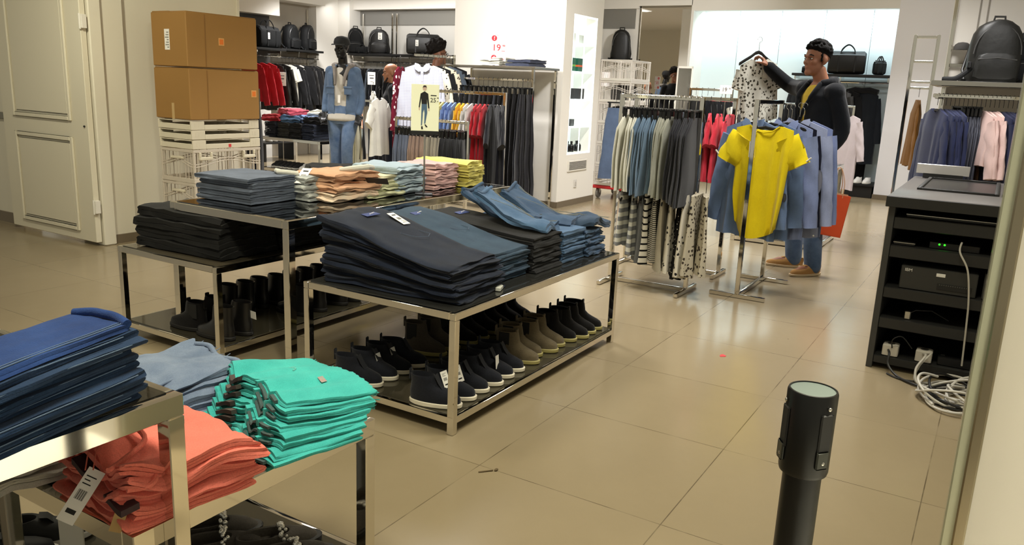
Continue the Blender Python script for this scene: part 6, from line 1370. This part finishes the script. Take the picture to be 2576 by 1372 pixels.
def open_front(J, z0, infl, gap0, gap1, k=.86, p=1):
    """jacket shell left open at the front"""
    mb = MB(); pel, nek = J['pelvis'], J['neck']; rows = [(z0, .115, .170), (z0+.05, .118, .172), (pel[2]+.18, .105, .158), (pel[2]+.34, .114, .172), (nek[2]-.09, .100, .178), (nek[2]-.03, .078, .128), (nek[2]+.015, .068, .078)]; O, I = [], []
    for i, (z, rx, ry) in enumerate(rows):
        g = gap0+(gap1-gap0)*(i/6)**p; f = max(0, min(1, (z-pel[2])/(nek[2]-pel[2]))); cx = pel[0]+(nek[0]-pel[0])*f
        O.append([(cx+(rx+infl)*cos(a), pel[1]+(nek[1]-pel[1])*f+(ry+infl)*sin(a), z) for a in [g+(2*pi-2*g)*q/30 for q in range(31)]]); I.append([(cx+(rx+infl-.012)*cos(a), pel[1]+(nek[1]-pel[1])*f+(ry+infl-.012)*sin(a), z) for a in [g+(2*pi-2*g)*q/30 for q in range(31)]])
    mb.loft([o_+list(reversed(i_)) for o_, i_ in zip(O, I)])
    for s_ in 'lr': sleeve(mb, J, s_, k, .95); mb.ball(J['sh'+s_], .079*k, 14, 10)
    return mb
def place(org, f, p):
    l = (-f[1], f[0]); dx, dy = p[0]-org[0], p[1]-org[1]; return (dx*f[0]+dy*f[1], dx*l[0]+dy*l[1], p[2])
# --- man holding up a shirt
fm = (-.68, .733); org = (6.56, 1.235, 0); Lc = lambda p: place(org, fm, p)
J = dict(pelvis=(.02, -.02, .93), neck=(.0, -.035, 1.46), head=(.06, -.04, 1.632), twist=radians(6),
         shl=(-.005, .145, 1.395), shr=(.01, -.225, 1.415), elr=Lc((6.92, 1.572, 1.45)), wrr=Lc((6.752, 1.717, 1.586)), ell=(-.07, .20, 1.12), wrl=(.07, .19, .935),
         hipl=(.02, .075, .88), hipr=(.02, -.115, .88), knl=(.02, .105, .50), knr=(.03, -.135, .50), anl=(-.02, .125, .085), anr=(-.02, -.155, .085), ftl=radians(12), ftr=radians(-24),
         hdr=(.051, -.034, .08), hnr=(.75, -.5, -.2), hdl=(.5, -.08, -.85), hnl=(0, -1, 0))
SKIN = plain('skin_brown', (150, 100, 74), .55, bump=.04, bscale=60)
man, HM = figure('person', 'man in dark hooded jacket and jeans holding up a floral shirt', 'person', org, math.atan2(fm[1], fm[0]), J, SKIN, (radians(8), radians(2)), curl=(.55, 1.15))
face_parts(man, HM)
JK = cloth('dark_jacket', (22, 25, 30), .3, 60); JN = cloth('man_jeans', (104, 126, 156), .25, 110, c2=(76, 98, 130))
fused('jacket', open_front(J, .80, .026, radians(2), radians(52), 1.0, 2.2), .009, JK, man, 3)
nk = V3(*J['neck']); ts = MB(); torso(ts, J['pelvis'], J['neck'], [(.82, .118, .172), (1.09, .104, .154), (1.27, .118, .168), (1.37, .108, .165), (1.43, .082, .118), (1.455, .066, .078)]); fused('yellow_shirt', ts, .010, cloth('mustard_tee', (206, 176, 52), .15), man, 2, 'yellow shirt in the open collar')
hm = MB(); hm.ball((nk.x-.115, nk.y, nk.z-.055), (.070, .115, .085), 20, 12)
for a in range(60, 301, 15): hm.ball((nk.x-.005+.092*cos(radians(a)), nk.y+.105*sin(radians(a)), nk.z+.008-.02*cos(radians(a))), (.030, .030, .038), 12, 8)
fused('hood', hm, .009, JK, man, 4)
lap = MB()
for s_ in (-1, 1): lap.tube(smooth_path([(nk.x+.055, nk.y+s_*.088, nk.z+.005), (nk.x+.115, nk.y+s_*.095, nk.z-.075), (nk.x+.150, nk.y+s_*.060, nk.z-.17), (nk.x+.165, nk.y+s_*.022, nk.z-.28)], 6), [.022]*9+[.016]*9+[.010], 10)
fused('lapel', lap, .008, JK, man, 2)
fused('jeans', trousers_fig(J, .02), .010, JN, man, 4)
hr = MB(); hair_shell(hr, HM, .005, curl=.0, seed=3); rr = random.Random(11)
for k in range(330):
    th, ph = rr.uniform(0, 2*pi), rr.uniform(0, 2.0); c_ = cos(th)
    if ph > 1.22-.34*c_+.14*rr.random(): continue
    up = max(0, cos(ph)); q = .006+.012*up+.006*max(0, c_)*up
    hr.ball(HM @ Vector((-.013+(.096+q)*sin(ph)*c_, (.076+q)*sin(ph)*sin(th), .044+(.084+q)*cos(ph))), rr.uniform(.008, .014)*(.7+.5*up), 8, 6)
for s_ in (-1, 1):
    for k in range(16): hr.ball(HM @ Vector((.022-.012*rr.random(), s_*(.0735+.003*rr.random()), .045-.055*k/16)), .007, 8, 6)
fused('hair', hr, .0055, plain('hair_black', (17, 15, 14), .85, spec=.15, bump=.7, bscale=80), man, 1)
TANL = cloth('tan_suede', (184, 138, 80), .2, 60); SOLC = plain('sole_cream', (196, 174, 136), .6)
for s_ in 'lr': shoe_fig(man, (J['an'+s_][0], J['an'+s_][1], 0), J['ft'+s_], (TANL, SOLC), .30)
m = MB(); m.tube([(.158, -.018, .82), (.150, -.025, 1.00), (.142, -.03, 1.16)], .004, 6); part('jacket_zip', m, ZIP, man)
# shirt on its hanger in his hand
hx, hy, hz = 6.738, 1.800, 1.812
FLW = blobby('white_floral', (206, 204, 192), (66, 62, 52), 34, .34, ragged=.75)
o = tag(link('shirt', top_mesh('shirt', FLW, .36, .54, .15, b=.030, seed=8, flare=1.06, spread=.22, slope=.46, z0=-.165, wave=.012), None, (hx, hy, hz), (0, radians(-4), radians(-40))), 'white floral shirt on a black hanger held up by the man', 'shirt')
price_tag(o, TRS(.04, -.035, -.27, 0, radians(84), radians(10)), .045, .10, False, col=plain('tag_cream', (206, 200, 186), .7)); part('neck_label', MB().box(-.018, .018, -.022, -.018, -.205, -.19), INK, o)
h = thing('hanger', 'black hanger with wire hook gripped in the raised hand', 'hanger', (hx, hy, hz+.0), radians(-40))
m = MB(); m.tube([(0, 0, -.13)]+[(p[0], p[1], p[2]) for p in hook_pts(.022)], .002, 6); part('hook', m, STEEL, h)
part('bar', MB().loft([[(x, .009*cos(a), z+.014*sin(a)) for a in [k*pi/4 for k in range(8)]] for x, z in ((-.17, -.215), (-.13, -.19), (-.07, -.155), (-.03, -.125), (0, -.115), (.03, -.125), (.07, -.155), (.13, -.19), (.17, -.215))]), HBLK, h)
# orange shopping bag
b = thing('shopping_bag', 'orange paper shopping bag with a white ampersand beside the man', 'bag', (6.46, 1.085, .335), radians(-68), rot=(0, radians(7), radians(-68)))
OR = plain('bag_orange', (206, 74, 28), .6); w_, d_, h_ = .24, .09, .32
part('bag_body', MB().box(-w_/2, w_/2, -d_/2, -d_/2+.002, 0, h_).box(-w_/2, w_/2, d_/2-.002, d_/2, 0, h_).box(-w_/2, -w_/2+.002, -d_/2, d_/2, 0, h_).box(w_/2-.002, w_/2, -d_/2, d_/2, 0, h_).box(-w_/2, w_/2, -d_/2, d_/2, 0, .003), OR, b)
part('bag_lining', MB().box(-w_/2+.003, w_/2-.003, d_/2-.006, d_/2-.004, .02, h_+.006), plain('bag_tan', (206, 164, 120), .7), b)
text('lettering', '&', .085, WHITEP, b, (-.02, -d_/2-.0015, .16), (pi/2, 0, 0), .0005)
part('small_print', MB().box(-.06, .02, -d_/2-.0012, -d_/2, .095, .101), WHITEP, b); part('small_print', MB().box(-.05, .01, -d_/2-.0012, -d_/2, .08, .085), WHITEP, b)
for y in (-d_/2, d_/2): part('handle', MB().tube(smooth_path([(-.06, y, h_-.02), (-.05, y*.7, h_+.10), (0, y*.2, h_+.20), (.05, y*.7, h_+.10), (.06, y, h_-.02)], 6), .003, 6), plain('bag_cord', (196, 150, 110), .7), b)
# --- two customers at the back
def stand(tw=0, h=1.0): return dict(pelvis=(0, 0, .93*h), neck=(-.01, 0, 1.46*h), head=(.03, 0, 1.625*h), twist=tw, shl=(-.01, .185, 1.40*h), shr=(-.01, -.185, 1.40*h), ell=(-.03, .24, 1.12*h), elr=(-.03, -.24, 1.12*h), wrl=(.10, .23, .92*h), wrr=(.10, -.23, .92*h), hipl=(0, .095, .88*h), hipr=(0, -.095, .88*h), knl=(.02, .11, .5*h), knr=(.02, -.11, .5*h), anl=(0, .12, .085), anr=(0, -.12, .085), ftl=.1, ftr=-.1)
SK2 = plain('skin_dark', (128, 84, 62), .55); SK3 = plain('skin_tan', (172, 118, 88), .5); DTEE = cloth('charcoal_tee', (34, 36, 42), .3); DBK = cloth('black_hoodie', (22, 22, 24), .3)
J2 = stand(0, 1.035); c2, M2 = figure('person', 'man with curly black hair and glasses behind the checked shirt', 'person', (8.20, 6.12, 0), radians(-30), J2, SK2, (radians(-5), 0), vox=.008)
face_parts(c2, M2); fused('jacket', jacket_mesh(J2, .82, .03), .012, DBK, c2); fused('jeans', trousers_fig(J2, .02), .012, NAVY, c2)
hr = MB(); hair_shell(hr, M2, .035, curl=.065, seed=9)
rr = random.Random(2)
for k in range(130):
    th = rr.uniform(0, 2*pi); ph = rr.uniform(0, 1.75)
    if ph > 1.30-.50*cos(th): continue
    v_ = M2 @ Vector((-.030+.120*sin(ph)*cos(th), .112*sin(ph)*sin(th), .050+.122*cos(ph))); hr.ball(v_, rr.uniform(.014, .022), 10, 7)
fused('hair', hr, .008, plain('hair_curly', (22, 18, 16), .85, spec=.2, bump=.6, bscale=70), c2, 1)
gl = MB()
for s_ in (-1, 1):
    gl.tube([(.104, s_*.033+.023*cos(a), .012+.019*sin(a)) for a in [q*pi/8 for q in range(17)]], .0022, 6, M2); gl.tube([(.10, s_*.056, .016), (.05, s_*.080, .018), (-.01, s_*.084, .018)], .0022, 6, M2)
gl.tube([(.106, -.010, .016), (.106, .010, .016)], .0022, 6, M2); part('glasses', gl, BLACKP, c2)
for s_ in 'lr': shoe_fig(c2, (J2['an'+s_][0], J2['an'+s_][1], 0), J2['ft'+s_], (SNB := plain('shoe_dark', (30, 30, 32), .7), SOLW), .29)
J3 = stand(0, .885); c3, M3 = figure('person', 'bald man in a dark t-shirt between mannequin and checked shirt', 'person', (8.10, 6.72, 0), radians(128), J3, SK3, (radians(10), radians(6)), hk=.97, vox=.008)
face_parts(c3, M3); fused('t_shirt', jacket_mesh(J3, .78, .022, -.0+.12), .012, DTEE, c3); fused('jeans', trousers_fig(J3, .02), .012, NAVY, c3)
bd = MB(); bd.tube([(.055, -.058, -.05), (.078, -.035, -.088), (.092, 0, -.104), (.078, .035, -.088), (.055, .058, -.05)], [.010, .013, .014, .013, .010], 8, M3); part('beard', bd, plain('beard', (50, 36, 30), .9), c3)
for s_ in 'lr': shoe_fig(c3, (J3['an'+s_][0], J3['an'+s_][1], 0), J3['ft'+s_], (SNB, SOLW), .28)
# --- mannequin
JM = stand(radians(-4), 1.0); JM.update(wrl=(.05, .205, .93), wrr=(.06, -.205, .95), ell=(-.04, .210, 1.15), elr=(-.04, -.210, 1.15), knl=(.10, .075, .52), knr=(.02, -.085, .50), anl=(.0, .060, .12), anr=(-.02, -.085, .12), head=(.04, 0, 1.665), neck=(-.01, 0, 1.475), shl=(-.01, .152, 1.41), shr=(-.01, -.152, 1.41))
MANQ = plain('mannequin_black', (14, 14, 15), .35)
mq, MM = figure('mannequin', 'black mannequin in denim jacket, white tee, jeans and cap', 'mannequin', (7.185, 6.715, .02), radians(205), JM, MANQ, (radians(-6), 0), ears=False, vox=.008)
DJ = cloth('jacket_denim', (104, 124, 150), .25, 110, c2=(84, 104, 132)); SKN = cloth('skinny_denim', (122, 142, 170), .3, 110, c2=(82, 106, 142))
fused('denim_jacket', open_front(JM, .92, .016, radians(20), radians(32), .80), .008, DJ, mq, 2)
tee = MB(); torso(tee, JM['pelvis'], JM['neck'], [(.845, .128, .182), (.87, .138, .192), (.95, .122, .174), (1.08, .104, .150), (1.27, .114, .160), (1.38, .096, .150), (1.435, .076, .110), (1.465, .064, .078)]); fused('white_tee', tee, .010, cloth('mq_tee', (216, 210, 198), .12), mq, 3)
fused('jeans', trousers_fig(JM, .012, slim=.94), .010, SKN, mq, 4)
hm = MB()
for a in range(-120, 121, 20): hm.ball((-.02-.085*cos(radians(a)), .105*sin(radians(a)), 1.485-.035*max(0, -cos(radians(a)))), (.036, .036, .030), 12, 8)
hm.tube([(.05, -.085, 1.46), (.11, -.06, 1.36), (.135, -.05, 1.25)], [.026, .022, .014], 10); hm.tube([(.05, .085, 1.46), (.11, .06, 1.36), (.135, .05, 1.25)], [.026, .022, .014], 10)
fused('grey_hood', hm, .009, cloth('hood_grey', (146, 138, 130), .15), mq, 4)
pk = MB()
for s_ in (-1, 1): pk.rbox(.142, .156, s_*.105-.05, s_*.105+.05, 1.22, 1.245, .004).rbox(.144, .152, s_*.105-.045, s_*.105+.045, 1.15, 1.235, .004)
part('chest_pocket', pk, DJ, mq); price_tag(mq, TRS(.152, -.0, 1.10, radians(90), radians(85)), .03, .09, False)
cp = MB(); cp.loft([[(.106*cos(a)*s_-.008, .092*sin(a)*s_, z) for a in [q*pi/14 for q in range(28)]] for z, s_ in ((.045, 1), (.075, 1.0), (.11, .9), (.135, .62), (.145, .1))], M=MM)
cp.loft([[(.09+.085*u*cos(a), .082*sin(a), .052-.018*u*u) for u in (0, .33, .66, 1)] for a in [radians(q) for q in range(-78, 79, 13)]], cap=False, closed=False, M=MM)
part('cap', cp, plain('cap_camo', (40, 42, 44), .8, var=.6, vscale=30), mq)
for s_ in 'lr': shoe_fig(mq, (JM['an'+s_][0], JM['an'+s_][1], .0), JM['ftl' if s_ == 'l' else 'ftr'], (plain('shoe_pale', (214, 208, 200), .6), SOLW), .28)
t = thing('mannequin_stand', 'round steel mannequin base plate', 'stand', (7.185, 6.715, 0)); part('plate', MB().lathe([(.20, 0), (.20, .012), (.19, .018), (.01, .018)], 32), STEEL, t); part('spigot', MB().tube([(.02, .08, .015), (.02, .08, .2)], .006), STEEL, t)
# litter on the floor
t = tag(MB().loft([[(4.055+.02*cos(a)*(1+.3*sin(3*a)), 1.10+.016*sin(a), .0005) for a in [q*pi/8 for q in range(16)]], [(4.055+.019*cos(a)*(1+.3*sin(3*a)), 1.10+.015*sin(a), .0022) for a in [q*pi/8 for q in range(16)]]]).obj('sticker', plain('litter_red', (200, 52, 58), .6)), 'small red sticker lying on the floor', 'sticker')
pts = smooth_path([(3.78, .70, .002), (3.75, .66, .002), (3.78, .60, .002), (3.86, .58, .002), (3.84, .63, .002), (3.78, .63, .002), (3.72, .62, .002), (3.70, .56, .002)], 8)
tag(MB().tube(pts, .0012, 5).obj('thread', plain('thread_brown', (110, 90, 56), .8)), 'thin tangled thread lying on the floor tiles', 'thread')
m = MB(); m.tube([(2.20, 1.42, .002), (2.24, 1.385, .003)], .003, 6).ball((2.25, 1.377, .004), (.010, .006, .004), 10, 6); tag(m.obj('debris_pin', plain('litter_brown', (92, 76, 48), .8)), 'small brown pin of dirt beside a floor joint', 'litter')
